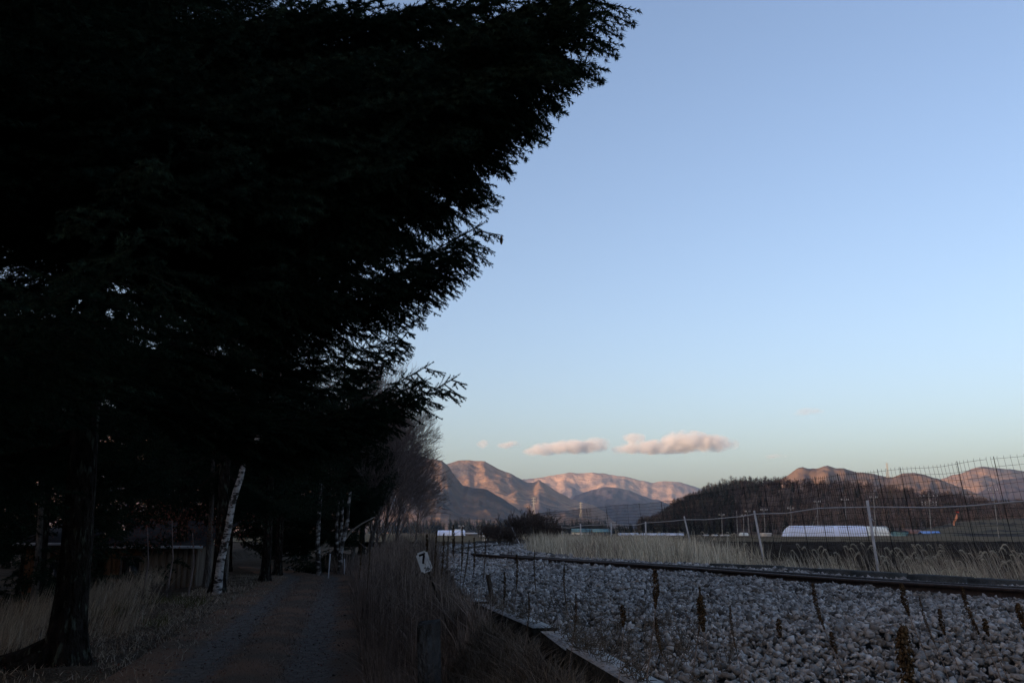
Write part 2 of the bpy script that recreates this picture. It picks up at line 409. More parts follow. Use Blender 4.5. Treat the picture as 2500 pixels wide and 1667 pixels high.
M1P = [(-200, 1130), (100, 1075), (300, 1050), (520, 1040), (700, 1068), (900, 1110), (1020, 1138), (1092, 1126), (1119, 1117), (1142, 1116), (1184, 1120.5), (1214, 1138), (1249, 1153), (1283, 1174), (1302, 1176), (1316, 1168), (1333, 1178), (1367, 1201), (1406, 1220), (1448, 1231), (1478, 1249), (1494, 1268), (1515, 1280), (1560, 1294)]  # unseen left part of the crest is raised to shade the hill beyond
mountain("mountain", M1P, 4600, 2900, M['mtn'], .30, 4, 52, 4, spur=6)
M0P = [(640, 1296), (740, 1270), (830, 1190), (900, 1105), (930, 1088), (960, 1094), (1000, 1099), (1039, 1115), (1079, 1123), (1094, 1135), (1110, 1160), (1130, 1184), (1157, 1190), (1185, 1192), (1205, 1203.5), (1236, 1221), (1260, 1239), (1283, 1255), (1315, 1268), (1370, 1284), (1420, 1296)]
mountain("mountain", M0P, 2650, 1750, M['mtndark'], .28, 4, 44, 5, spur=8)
M6P = [(2200, 1205), (2287, 1171), (2319, 1160), (2351, 1152), (2383, 1138), (2402, 1136), (2446, 1141), (2462, 1141), (2500, 1147), (2600, 1158), (2750, 1150), (2950, 1175), (3300, 1200)]
mountain("mountain", M6P, 4700, 3100, M['mtn'], .34, 5, 44, 6, spur=6)
M5P = [(1780, 1215), (1850, 1190), (1898, 1173), (1924, 1160), (1946, 1142.5), (1959, 1140), (1975, 1144), (2000, 1142), (2019, 1136), (2035, 1141), (2064, 1144), (2089, 1152), (2128, 1155), (2153, 1161.6), (2179, 1165), (2204, 1155), (2233, 1153.6), (2255, 1158), (2293, 1169.6), (2330, 1184), (2400, 1210), (2500, 1232), (2650, 1250), (2900, 1270)]
mountain("mountain", [(2290, 1262), (2340, 1232), (2380, 1205), (2420, 1180), (2450, 1164), (2500, 1160), (2600, 1168), (2800, 1162), (3100, 1190)], 3500, 2600, M['mtnshade'], .3, 5, 36, 12, spur=8)  # added dark hill, stands in for the shaded right part of the ridge
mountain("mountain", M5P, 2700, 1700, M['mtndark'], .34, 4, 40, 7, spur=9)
mountain("terrace", [(2215, 1296), (2290, 1284), (2335, 1273), (2400, 1268), (2500, 1264), (2700, 1258), (3000, 1262)], 330, 235, M['terrace'], .35, 6, 24, 11, rug=.8, spur=16)
# the wooded hill across the fields: ground, then its wood
M4P = [(1540, 1298), (1580, 1290), (1605, 1280), (1627, 1258), (1659, 1236), (1691, 1225), (1723, 1208), (1774, 1193), (1819, 1190), (1879, 1190), (1914, 1190), (1946, 1194), (2000, 1198), (2064, 1198), (2127, 1202), (2191, 1208), (2223, 1215), (2242, 1226), (2287, 1224), (2335, 1227), (2382, 1236), (2446, 1242), (2500, 1245), (2700, 1252), (3000, 1262)]
hill = mountain("hill", M4P, 700, 420, M['hillsoil'], .25, 6, 30, 8, rug=.5, base_z=.7)
# the ridge behind the viewer that keeps the valley in evening shade
def ridge():
    V = []; nq, na = 60, 20
    for j in range(nq + 1):
        q = -1750 + j * (5200 / nq)
        for k in range(na + 1):
            aa = -1250 + k * (950 / na)
            t = (k / na) * 2 - 1
            prof = max(0, 1 - t * t)
            endt = min(1, max(0, (q + 1700) / 1000)) * min(1, max(0, (3450 - q) / 700))
            H = 262 * endt * (.94 + .12 * noise.noise(Vector((q * .003, 0, 2)))) * prof ** .8
            x = SX * aa + SY * q; y = SY * aa - SX * q
            V.append((x, y, -2 + H + 8 * prof * noise.noise(Vector((x * .01, y * .01, 0)))))
    n = na + 1; i = (np.arange(nq)[:, None] * n + np.arange(na)[None]).ravel()
    link("ridge", mesh_of("ridge", V, np.stack([i, i + n, i + n + 1, i + 1], 1), M['mtn'], True), kind='structure')
ridge()

# ------------------------------------------------------------------ far wood (one mass)
def bare_far_tree(r, h, n=22, w=.32):
    P0, P1, a, b = [], [], [], []
    P0.append((0, 0, 0)); P1.append((0, 0, h)); a.append(.16); b.append(.04)
    for k in range(n):
        z = h * r.uniform(.3, .97); L = (h - z) * w + .5; t = r.uniform(0, 6.28)
        P0.append((0, 0, z)); P1.append((math.cos(t) * L, math.sin(t) * L, z + L * .55)); a.append(.07); b.append(.03)
    return tubes(P0, P1, a, b, 3)
def cone_far_tree(r, h, n=26):
    V, F = [], []
    for k in range(n):
        z = h * (.12 + .86 * k / n); R0 = (1 - k / n) * h * .2 + .25; t0 = r.uniform(0, 6.28)
        for q in range(4):
            t = t0 + q * 1.57 + r.uniform(-.3, .3); o = len(V); w = R0 * .55
            V += [(0, 0, z + R0 * .5), (math.cos(t) * R0 - math.sin(t) * w * .5, math.sin(t) * R0 + math.cos(t) * w * .5, z - R0 * .3), (math.cos(t) * R0 * 1.15 + math.sin(t) * w * .5, math.sin(t) * R0 * 1.15 - math.cos(t) * w * .5, z - R0 * .25)]
            F.append((o, o + 1, o + 2))
    return np.array(V), np.array(F)
def scatter(variants, P, S, rz, tilt=0):
    parts = []
    for k, (V, F) in enumerate(variants):
        idx = np.arange(k, len(P), len(variants))
        if not len(idx): continue
        c, s = np.cos(rz[idx])[:, None], np.sin(rz[idx])[:, None]; sc = S[idx][:, None]
        x = (V[None, :, 0] * c - V[None, :, 1] * s) * sc; y = (V[None, :, 0] * s + V[None, :, 1] * c) * sc; z = V[None, :, 2] * sc
        W = np.stack([x, y, z], -1) + P[idx][:, None]
        off = (np.arange(len(idx)) * len(V))[:, None, None]
        fl = [(off + f[None]).reshape(-1, f.shape[1]) for f in (F if isinstance(F, list) else [F])]
        parts.append((W.reshape(-1, 3), fl))
    return join(parts)
hv = [v.co.copy() for v in hill.data.vertices]; HR = 31
def hill_points(n, r, qlo=.0, qhi=1.0, pxlo=1560, pxhi=2700):
    out = []
    ncol = len(hv) // HR
    for _ in range(n):
        c = r.uniform((pxlo - 1540) / 6, min((pxhi - 1540) / 6, ncol - 1.01)); c0 = int(c); f = c - c0
        s = (r.uniform(qlo, qhi)) * 24.9; s0 = int(s); g = s - s0
        A = hv[c0 * HR + s0].lerp(hv[(c0 + 1) * HR + s0], f); B = hv[c0 * HR + s0 + 1].lerp(hv[(c0 + 1) * HR + s0 + 1], f)
        out.append(A.lerp(B, g) - Vector((0, 0, .3)))
    return np.array([tuple(p) for p in out])
r_ = random.Random(21)
bv = [bare_far_tree(r_, 1.0 * h, 20) for h in (8, 9, 7.2, 8.6)]
bv2 = [bare_far_tree(r_, 1.0 * h, 60, .6) for h in (7.5, 8.6)]
cv = [cone_far_tree(r_, h) for h in (8, 7, 9)]
P = hill_points(3000, r_, .04, 1.0); n = len(P)
V, F = scatter(bv, P, rng.uniform(.7, 1.15, n), rng.uniform(0, 6.28, n)); link("bare_wood", mesh_of("bare_wood", V, F, M['larch']), label="mass of bare brown larch wood covering the low hill", kind='stuff')
P = hill_points(500, r_, .93, 1.0); n = len(P)
V, F = scatter(bv2, P, rng.uniform(.75, 1.25, n), rng.uniform(0, 6.28, n)); link("hilltop_wood", mesh_of("hilltop_wood", V, F, M['larch']), label="fringe of bare twiggy trees along the top of the low hill", kind='stuff')
P = np.concatenate([hill_points(800, r_, .0, .95, 1560, 1790), hill_points(500, r_, .0, 1., 1700, 2700), hill_points(160, r_, .8, 1., 1560, 1850)]); n = len(P)
V, F = scatter(cv, P, rng.uniform(.6, 1.1, n), rng.uniform(0, 6.28, n)); link("conifer_wood", mesh_of("conifer_wood", V, F, M['conifer']), label="dark conifers among the bare trees on the low hill", kind='stuff')
# belts of wood along the foot of the mountains
def belt(pxa, pxb, D0, D1, n, s0, s1):
    pp = []
    for _ in range(n):
        px = r_.uniform(pxa, pxb); D = r_.uniform(D0, D1); pp.append(((px - 1250) / 2200 * D / ray(px, 1290)[1], D, .5))
    return np.array(pp), rng.uniform(s0, s1, n)
Pa, Sa = belt(900, 1480, 1150, 1400, 500, 1.5, 2.6); Pb, Sb = belt(1330, 2000, 900, 1000, 420, .8, 1.2); Pc, Sc = belt(1500, 2200, 500, 560, 260, .5, .9)
P = np.concatenate([Pa, Pb, Pc]); S = np.concatenate([Sa, Sb, Sc])
V, F = scatter(bv + cv, P, S, rng.uniform(0, 6.28, len(P))); link("tree_belt", mesh_of("tree_belt", V, F, M['conifer']), label="dark belt of trees along the far edge of the fields", kind='stuff')

# ------------------------------------------------------------------ clouds
def cloud_mat():
    m = bpy.data.materials.new("evening cloud"); m.use_nodes = True; n, l = m.node_tree.nodes, m.node_tree.links
    n.remove(n["Principled BSDF"]); pv = n.new("ShaderNodeVolumePrincipled"); pv.inputs['Color'].default_value = (.92, .93, .93, 1); pv.inputs['Anisotropy'].default_value = .1
    tc = n.new("ShaderNodeTexCoord"); ln = n.new("ShaderNodeVectorMath"); ln.operation = 'LENGTH'; l.new(tc.outputs['Object'], ln.inputs[0])
    g = n.new("ShaderNodeNewGeometry")
    t = n.new("ShaderNodeTexNoise"); t.inputs['Scale'].default_value = .0065; t.inputs['Detail'].default_value = 6; t.inputs['Roughness'].default_value = .62; l.new(g.outputs['Position'], t.inputs[0])
    a = n.new("ShaderNodeMath"); a.operation = 'MULTIPLY_ADD'; a.inputs[1].default_value = 2.3; l.new(t.outputs[0], a.inputs[0])
    s = n.new("ShaderNodeMath"); s.operation = 'MULTIPLY_ADD'; s.inputs[1].default_value = -1.15; s.inputs[2].default_value = -.14; l.new(ln.outputs['Value'], s.inputs[0]); l.new(s.outputs[0], a.inputs[2])
    mr = n.new("ShaderNodeMapRange"); mr.inputs[1].default_value = .0; mr.inputs[2].default_value = .5; mr.inputs[3].default_value = 0; mr.inputs[4].default_value = .0065; l.new(a.outputs[0], mr.inputs[0])
    l.new(mr.outputs[0], pv.inputs['Density']); l.new(pv.outputs[0], n["Material Output"].inputs['Volume'])
    return m
CM = cloud_mat(); CM2 = cloud_mat(); CM2.node_tree.nodes['Map Range'].inputs[4].default_value = .0016
bm = bmesh.new(); bmesh.ops.create_icosphere(bm, subdivisions=2, radius=1.0); cme = bpy.data.meshes.new("cloud_puff"); bm.to_mesh(cme); bm.free(); cme.materials.append(CM); cme2 = cme.copy(); cme2.materials[0] = CM2
DC = 12500
def cloud(puffs, label, thin=False):
    c = atD(puffs[0][0], puffs[0][1], DC)
    root = empty("cloud", c, label=label, cat="cloud", group="small clouds low over the mountains")
    for px, py, rx, ry in puffs:
        p = atD(px, py, DC + R.uniform(-60, 60)) - c
        o = link("puff", cme, root, p); k = DC / 2200
        o.data = cme2 if thin else cme; o.scale = (rx * k * 1.25, rx * k * .9, ry * k * 1.12)
cloud([(1745, 1082, 52, 22), (1670, 1078, 62, 28), (1640, 1088, 70, 20), (1580, 1092, 60, 18), (1535, 1098, 40, 12), (1552, 1070, 30, 14), (1700, 1085, 60, 20), (1615, 1100, 60, 10)], "largest pinkish cloud, with a tall rounded middle, right of the other clouds")
cloud([(1400, 1090, 60, 18), (1350, 1095, 50, 17), (1315, 1103, 38, 11), (1455, 1082, 34, 16), (1425, 1092, 52, 16)], "long flat pinkish cloud between the largest cloud and two small ones")
cloud([(1250, 1083, 20, 10), (1238, 1087, 22, 8)], "small wedge shaped pink cloud between the smallest puff and the long cloud")
cloud([(1180, 1085, 17, 13)], "small round pink puff of cloud, leftmost in the sky")
cloud([(1896, 1113, 24, 7), (1880, 1115, 18, 5)], "faint thin pink streak of cloud above the wooded hill", True)
cloud([(1975, 1003, 34, 9), (1955, 1010, 20, 6)], "faint wisp of cloud high above the other clouds", True)

# ------------------------------------------------------------------ railway
Z_RAIL = 1.10
def extrude(pts, prof, name, m):
    V, n = [], len(prof)
    for i, p in enumerate(pts):
        d = (pts[min(i + 1, len(pts) - 1)] - pts[max(i - 1, 0)]).normalized(); s = Vector((d.y, -d.x, 0))
        for a, b in prof: V.append((p.x + s.x * a, p.y + s.y * a, Z_RAIL + b))
    i = np.arange(len(pts) - 1)[:, None] * n; k = np.arange(n)[None]; k2 = (k + 1) % n
    return mesh_of(name, V, np.stack([(i + k).ravel(), (i + k2).ravel(), (i + n + k2).ravel(), (i + n + k).ravel()], 1), m)
prof = [(-.064, -.15), (-.064, -.138), (-.012, -.122), (-.01, -.045), (-.034, -.036), (-.034, -.006), (-.024, 0.), (.024, 0.), (.034, -.006), (.034, -.036), (.01, -.045), (.012, -.122), (.064, -.138), (.064, -.15)]
track = empty("railway_track", (RS[0].x, RS[0].y, 0), label="single curving railway track with rusty rails on grey ballast", cat="railway track")
ro_ = Vector((-RS[0].x, -RS[0].y, 0))
def top_mat(me):
    me.materials.append(M['railtop'])
    n = len(prof)
    for p in me.polygons:
        if p.index % n == 6: p.material_index = 1
    # faces are laid out segment by segment, profile edge 6 is the running surface
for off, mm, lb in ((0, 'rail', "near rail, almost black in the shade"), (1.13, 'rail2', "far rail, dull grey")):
    pts = [p + nn * off for p, nn in zip(RS, RSN)]
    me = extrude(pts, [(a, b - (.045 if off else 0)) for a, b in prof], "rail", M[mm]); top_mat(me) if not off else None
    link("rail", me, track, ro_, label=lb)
V, F = box(-1.0, 1.0, -.11, .11, -.33, -.155); sme = mesh_of("sleeper", V, F, M['sleeper'])
acc = 0
for i in range(1, len(RS)):
    acc += (RS[i] - RS[i - 1]).length
    if acc > .68 and -2 < RS[i].y < 75:
        acc = 0; c = RS[i] + RSN[i] * .56
        o = link("sleeper", sme, track, (c.x + ro_.x, c.y + ro_.y, Z_RAIL - .0)); o.rotation_euler = (0, 0, math.atan2(RSN[i].y, RSN[i].x))

# ballast bed and its stones
def ribbon(name, offs, zs, m, y0=-6, y1=120):
    idx = [i for i, p in enumerate(RS) if y0 < p.y < y1]; V = []
    for i in idx:
        p, s = RS[i], RSN[i]
        for o_, z in zip(offs, zs): V.append((p.x + s.x * o_, p.y + s.y * o_, z))
    n = len(offs); i = (np.arange(len(idx) - 1)[:, None] * n + np.arange(n - 1)[None]).ravel()
    return mesh_of(name, V, np.stack([i, i + 1, i + n + 1, i + n], 1), m)
# bed: between the board line and the far shoulder
V = []; ysb = np.arange(-4, 100, .5)
for y in ysb:
    bx = float(board_x(y)) + .03
    k = np.abs(RSA[:, 1] - y).argmin(); rx = RSA[k, 0]; fx = rx + 2.9
    for t in np.linspace(0, 1, 9): V.append((bx + (fx - bx) * t, y, .86 + .07 * min(1, t * 2) - (.12 if t > .95 else 0)))
i = (np.arange(len(ysb) - 1)[:, None] * 9 + np.arange(8)[None]).ravel()
bed = link("ballast", mesh_of("ballast", V, np.stack([i, i + 1, i + 10, i + 9], 1), M['bed']), kind='structure')
def rock(r):
    bm = bmesh.new()
    ax = Vector((r.uniform(1.0, 1.35), r.uniform(.75, 1.0), r.uniform(.5, .8)))
    for sx in (-1, 1):
        for sy in (-1, 1):
            for sz in (-1, 1):
                if r.random() < .2: continue
                bm.verts.new(Vector((sx * ax.x * r.uniform(.35, 1), sy * ax.y * r.uniform(.35, 1), sz * ax.z * r.uniform(.4, 1))))
    for _ in range(3): v = Vector((r.gauss(0, 1), r.gauss(0, 1), r.gauss(0, .7))).normalized(); bm.verts.new(Vector((v.x * ax.x * 1.1, v.y * ax.y * 1.1, v.z * ax.z * 1.1)))
    res = bmesh.ops.convex_hull(bm, input=bm.verts)
    bmesh.ops.delete(bm, geom=[g for g in res['geom_interior'] if isinstance(g, bmesh.types.BMVert)], context='VERTS')
    bmesh.ops.triangulate(bm, faces=bm.faces); bm.verts.index_update()
    V = np.array([tuple(v.co) for v in bm.verts]); F = np.array([[v.index for v in f.verts] for f in bm.faces]); bm.free()
    return V, F
rocks = [rock(R) for _ in range(16)]
pos = []
def stone_field(n, y0, y1, size):
    y = rng.uniform(y0, y1, n); k = np.abs(RSA[:, 1][None] - y[:, None]).argmin(1); rx = RSA[k, 0]; bx = board_x(y)
    x = bx + .19 + (rx + 2.7 - bx) * rng.uniform(0, 1, n)
    ro = rail_off(x, y)
    ok = (np.abs(ro) > .075) & (np.abs(ro - 1.13) > .075)
    # keep to what a step or two to either side of the viewer could show
    x, y, ro, bx = x[ok], y[ok], ro[ok], bx[ok]
    ok = (x < y * .72 + 1.0)
    x, y, ro, bx = x[ok], y[ok], ro[ok], bx[ok]
    z = .90 + .07 * np.minimum(1, (x - bx) / 3) + rough(x, y, .09, 1.7, 12) + rng.uniform(-.028, .022, len(x))
    z += .02 * np.exp(-((ro + .35) / .35) ** 2) * (ro < 0) - .035 * ((ro > .1) & (ro < 1.05))
    s = size * np.minimum(np.exp(rng.normal(-.03, .36, len(x))), 1.75); s = np.minimum(s, np.maximum(.012, (np.abs(ro) - .045) * .9))
    return np.stack([x, y, z], 1), s
segs = [(3.4, 7, 20000, .0200), (7, 11, 27000, .0212), (11, 17, 22000, .0265), (17, 28, 14000, .038), (28, 60, 7000, .075)]
allP, allS = zip(*[stone_field(n, a, b, s) for a, b, n, s in segs]); SPp = np.concatenate(allP); SSs = np.concatenate(allS)
pr = np.array([proj(p) or (0, 9999) for p in SPp]); vis = (pr[:, 0] > 1100) & (pr[:, 0] < 2500) & (pr[:, 1] < 1667)
size_px = np.where(vis, SSs / SPp[:, 1] * (1 + .0 * SSs), 0)
big = np.argsort(-size_px)[:300]
keep = np.ones(len(SPp), bool); keep[big] = False
def rot_rocks(P, S):
    parts = []; n = len(P); 
    for k, (V, F) in enumerate(rocks):
        idx = np.arange(k, n, len(rocks)); m_ = len(idx)
        q = rng.normal(size=(m_, 4)); q[:, 1:3] *= .55; q /= np.linalg.norm(q, axis=1, keepdims=True); w, x, y, z = q.T
        Rm = np.stack([1 - 2 * (y * y + z * z), 2 * (x * y - z * w), 2 * (x * z + y * w), 2 * (x * y + z * w), 1 - 2 * (x * x + z * z), 2 * (y * z - x * w), 2 * (x * z - y * w), 2 * (y * z + x * w), 1 - 2 * (x * x + y * y)], 1).reshape(-1, 3, 3)
        W = np.einsum('nij,vj->nvi', Rm, V) * S[idx][:, None, None] + P[idx][:, None]
        parts.append((W.reshape(-1, 3), ((np.arange(m_) * len(V))[:, None, None] + F[None]).reshape(-1, 3)))
    return join(parts)
V, F = rot_rocks(SPp[keep], SSs[keep])
link("gravel", mesh_of("gravel", V, F, M['stone']), bed, kind='stuff')
rmesh = [mesh_of("stone", V, F, M['stone']) for V, F in rocks]
for k in big:
    o = link("stone", rmesh[k % 16], bed, tuple(SPp[k])); o.scale = (SSs[k],) * 3; o.rotation_euler = (R.uniform(-.5, .5), R.uniform(-.5, .5), R.uniform(0, 6.3))

# edging boards
def seg_board(pts, z_top, w=.19, h=.18):
    V = []; 
    for i, (x, y, z) in enumerate(pts):
        d = Vector((pts[min(i + 1, len(pts) - 1)][0] - pts[max(i - 1, 0)][0], pts[min(i + 1, len(pts) - 1)][1] - pts[max(i - 1, 0)][1], 0)).normalized(); s = Vector((d.y, -d.x, 0))
        for a, b in ((0, 0), (0.0, -h), (w, -h), (w, 0)): V.append((x + s.x * a, y + s.y * a, z + b))
    F = []
    for i in range(len(pts) - 1):
        for k in range(4): F.append((i * 4 + k, i * 4 + (k + 1) % 4, i * 4 + 4 + (k + 1) % 4, i * 4 + 4 + k))
    F += [(0, 1, 2, 3), ((len(pts) - 1) * 4 + 3, (len(pts) - 1) * 4 + 2, (len(pts) - 1) * 4 + 1, (len(pts) - 1) * 4)]
    me = mesh_of("board", V, np.array(F), M['paleconc']); me.materials.append(M['shadeconc'])
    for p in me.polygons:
        if abs(p.normal.z) < .5: p.material_index = 1  # side faces take the dark colour that imitates shade
    return me
edge = empty("concrete_edging", (0, 0, 0), label="worn concrete edging boards holding back the ballast", cat="edging")
# left rim of the boards read off the photograph
E = EDGE
def pl(a, b, n=4, dz=(0, 0), sh=(0, 0)):
    return [(a.x + (b.x - a.x) * t / n + sh[0], a.y + (b.y - a.y) * t / n + sh[1], .985 + dz[0] + (dz[1] - dz[0]) * t / n) for t in range(n + 1)]
boards = [(E[0], E[1], (0, .0), (0, 0)), (E[1], E[3], (.0, .015), (.004, .006)), (E[3], E[4], (.0, .02), (0, 0)), (E[5], E[7], (-.0, -.01), (-.02, .02)), (E[8], E[9], (-.03, -.05), (0, 0)), (E[9], E[10], (-.06, -.1), (0, 0))]
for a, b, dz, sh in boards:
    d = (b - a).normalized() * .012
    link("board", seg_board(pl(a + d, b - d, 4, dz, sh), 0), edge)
# cable trough lids beyond the far rail
tr = empty("cable_trough", (0, 0, 0), label="low grey concrete cable trough running beyond the far rail", cat="cable trough")
acc = 0
for i in range(1, len(RS)):
    acc += (RS[i] - RS[i - 1]).length
    if acc > .98 and 4 < RS[i].y < 19:
        acc = 0; c = RS[i] + RSN[i] * 2.35
        V, F = box(-.17, .17, -.485, .485, -.25, R.uniform(-.008, .012))
        o = link("trough_lid", mesh_of("trough_lid", V, F, M['trough']), tr, (c.x, c.y, 1.065)); o.rotation_euler = (R.uniform(-.012, .012), 0, math.atan2(RSN[i].y, RSN[i].x) + R.uniform(-.02, .02))

# ------------------------------------------------------------------ fence
FK = [(2640, 15.3, 1212, 1093), (2500, 17.8, 1223, 1112), (2453, 18.2, 1227, 1118), (2363, 19, 1235, 1129), (2281, 20.3, 1239, 1139), (2130, 22.5, 1237, 1152), (2000, 26, 1240, 1166), (1918, 29, 1252.5, 1180), (1844, 32, 1254, 1187), (1812, 33.5, 1260, 1192), (1723, 39, 1268, 1205), (1672, 43, 1268, 1213), (1640, 46, 1271.6, 1222), (1576, 51, 1276, 1230), (1554, 53, 1281, 1231), (1500, 58, 1279.6, 1234), (1443, 63, 1281, 1241), (1417, 67, 1283, 1243), (1389, 71, 1288, 1247), (1343, 76, 1286, 1250), (1311, 82, 1290, 1254), (1300, 86, 1287, 1258), (1262, 92, 1294, 1274)]
FR = [atD(a, c, D) for a, D, c, d in FK]; FT = [atD(a, d, D) for a, D, c, d in FK]
def fence_at(s):          # s in index units
    i = min(int(s), len(FR) - 2); f = s - i
    return FR[i].lerp(FR[i + 1], f), FT[i].lerp(FT[i + 1], f)
fence = empty("deer_fence", (FR[0].x, FR[0].y, 0), label="sagging wire deer fence with leaning steel posts between railway and fields", cat="fence")
fo = Vector((-FR[0].x, -FR[0].y, 0))
V, F = path_tube([tuple(p) for p in FR], .016, 6); link("top_pipe", mesh_of("top_pipe", V, F, M['galv'], True), fence, fo, label="bent grey pipe along the posts")
posts = [(2117, 1221, 2145, 1400, 22.5, .035), (1841, 1246, 1863, 1362, 32, .035), (1670, 1260, 1689, 1340, 43, .035), (1576, 1273, 1577, 1325, 51, .04), (1492, 1276, 1493, 1322, 58.5, .045), (1417, 1278, 1419, 1322, 67, .045), (1372, 1284, 1373, 1318, 73, .045), (1343, 1281, 1344, 1318, 76, .045), (1249, 1287, 1264, 1318, 55, .03), (1299, 1280, 1306, 1318, 86, .04)]
for a, b, c, d, D, r in posts:
    p0 = atD(c, d, D); p1 = atD(a, b, D); p0 = p0 + (p0 - p1).normalized() * .25
    V, F = path_tube([tuple(p0), tuple(p1)], r, 8); link("post", mesh_of("post", V, F, M['galv'], True), fence, fo)
V, F = path_tube([tuple(atD(2124, 1262, 22.4)), tuple(atD(2134, 1272, 22.3))], .012, 5); link("post_hook", mesh_of("post_hook", V, F, M['galv']), fence, fo)
# net: cut in panels, each panel one part of fine wires
Zb = 1.36
S_len = [0]
for i in range(1, len(FR)): S_len.append(S_len[-1] + (Vector(FR[i].xy) - Vector(FR[i - 1].xy)).length)
def at_len(L):
    i = min(max(int(np.searchsorted(S_len, L)) - 1, 0), len(FR) - 2); f = (L - S_len[i]) / (S_len[i + 1] - S_len[i]); return fence_at(i + f)
edges_ = [0, 3.4, 6.9, 10.4, 14.5, 19, 25, 32, 40, 49, 58, 66, S_len[-1] - .05]
for a, b in zip(edges_[:-1], edges_[1:]):
    P0, P1 = [], []
    sp = .15 if a < 30 else .22
    Ls = np.arange(a, b, sp); nr = 11
    cols = []
    for L in Ls:
        _, t = at_len(L); col = []
        for k in range(nr + 1):
            q = k / nr; z = t.z + (Zb - t.z) * q
            sway = .03 * math.sin(L * 1.3 + q * 4) + .02 * math.sin(L * 3.1)
            col.append(Vector((t.x + (.16 if a < 8 else .07) * q * (t.z - Zb) + sway * .6, t.y - .02 + sway, z + .015 * math.sin(L * 2.2 + k))))
        cols.append(col)
        P0.append(col[0] + Vector((0, 0, .05))); P1.append(col[0])
        for k in range(nr): P0.append(col[k]); P1.append(col[k + 1])
    for c0, c1 in zip(cols[:-1], cols[1:]):
        for k in range(nr + 1): P0.append(c0[k]); P1.append(c1[k])
    rr = .0034 + .00012 * a
    V, F = tubes([tuple(p) for p in P0], [tuple(p) for p in P1], rr, rr, 3)
    link("wire_net", mesh_of("wire_net", V, F, M['wire']), fence, fo, kind='stuff')
for px, D in ((2336, 19.4), (2425, 18.4), (2200, 21.2), (2142, 22.3), (2092, 23.4), (2048, 24.6), (1990, 26.3), (1945, 28), (1866, 31), (1815, 33.6), (1480, 60), (1432, 64), (1560, 52.6), (1615, 48)):
    i = next(k for k in range(len(FK) - 1) if FK[k][0] >= px >= FK[k + 1][0]); f = (FK[i][0] - px) / (FK[i][0] - FK[i + 1][0]); _, t = fence_at(i + f)
    pts = [(t.x + .13 * q * (t.z - Zb), t.y - .03, t.z + .06 + (Zb - .25 - t.z) * q) for q in (0, .35, .7, 1)]
    V, F = path_tube(pts, .0045 + D * .00016, 5); link("net_rod", mesh_of("net_rod", V, F, M['wire']), fence, fo)

# ------------------------------------------------------------------ field buildings, poles, pylons
def gable(name, x0, x1, y0, y1, z0, ze, zr, mw, mr_, **k):
    """small house: wall, roof; ridge along x"""
    root = empty(name, ((x0 + x1) / 2, (y0 + y1) / 2, z0), **k); cx, cy = (x0 + x1) / 2, (y0 + y1) / 2
    w, d = (x1 - x0) / 2, (y1 - y0) / 2; h = ze - z0; H = zr - z0
    V = [(-w, -d, 0), (w, -d, 0), (w, d, 0), (-w, d, 0), (-w, -d, h), (w, -d, h), (w, d, h), (-w, d, h), (-w, 0, H - .05), (w, 0, H - .05)]
    F = [np.array([(0, 1, 5, 4), (1, 2, 6, 5), (2, 3, 7, 6), (3, 0, 4, 7)]), np.array([(4, 7, 8), (5, 9, 6)])]
    link("wall", mesh_of("wall", V, F, mw), root)
    o = .3; t = .12
    V = [(-w - o, -d - o, h - .1), (w + o, -d - o, h - .1), (w + o, 0, H), (-w - o, 0, H), (-w - o, d + o, h - .1), (w + o, d + o, h - .1)]
    V += [(a, b, c + t) for a, b, c in V]
    F = [(0, 3, 2, 1), (3, 4, 5, 2), (6, 7, 8, 9), (9, 8, 11, 10), (0, 1, 7, 6), (4, 10, 11, 5), (0, 6, 9, 3), (3, 9, 10, 4), (1, 2, 8, 7), (2, 5, 11, 8)]
    link("roof", mesh_of("roof", V, np.array(F), mr_), root)
    return root
def hoop_house(pxl, pxr, ybase, ytop, D, depth, m, label, skew=(0, 0), group="plastic greenhouses in the fields", endm=None, arc=.5, hoops=True):
    a = atD(pxl, ybase, D); b = atD(pxr, ybase, D); H = atD(pxl, ytop, D).z - .75
    L = b.x - a.x; root = empty("greenhouse", (a.x, D, .75), label=label, cat="greenhouse", group=group)
    V = []; nx, na = 14, 12
    for i in range(nx + 1):
        x = L * i / nx
        for k in range(na + 1):
            t = math.pi * k / na
            e = 1.0
            V.append((x + (skew[0] * H * math.sin(t) if i == 0 else (skew[1] * H * math.sin(t) if i == nx else 0)), depth / 2 - math.cos(t) * depth / 2, max(0, H * (math.sin(t) ** .62)) + .0))
    n = na + 1; q = (np.arange(nx)[:, None] * n + np.arange(na)[None]).ravel()
    F = [np.stack([q, q + n, q + n + 1, q + 1], 1)]
    link("film_cover", mesh_of("film_cover", V, F, m, True), root)
    link("end_wall", mesh_of("end_wall", V[:n], [np.array([list(range(n))])], endm or m), root); link("end_wall", mesh_of("end_wall", V[-n:], [np.array([list(range(n))[::-1]])], endm or m), root)
    if hoops:
        P0, P1 = [], []
        for i in range(0, nx + 1):
            x = L * i / nx; prev = None
            for k in range(na + 1):
                t = math.pi * k / na; p = (x, depth / 2 - math.cos(t) * (depth / 2 + .03), H * math.sin(t) ** .62 + .03)
                if prev: P0.append(prev); P1.append(p)
                prev = p
        V2, F2 = tubes(P0, P1, .015, .015, 4); link("hoop_frame", mesh_of("hoop_frame", V2, F2, M['galv']), root)
    return root
hoop_house(1926, 2120, 1308.5, 1282.5, 262, 7, M['film'], "long pale blue greenhouse, largest in the dry field, behind the fence", skew=(.55, 0))
hoop_house(2121, 2177, 1303.5, 1284, 300, 7, M['film2'], "shorter white greenhouse at the right end of the long pale blue one", skew=(0, -.75))
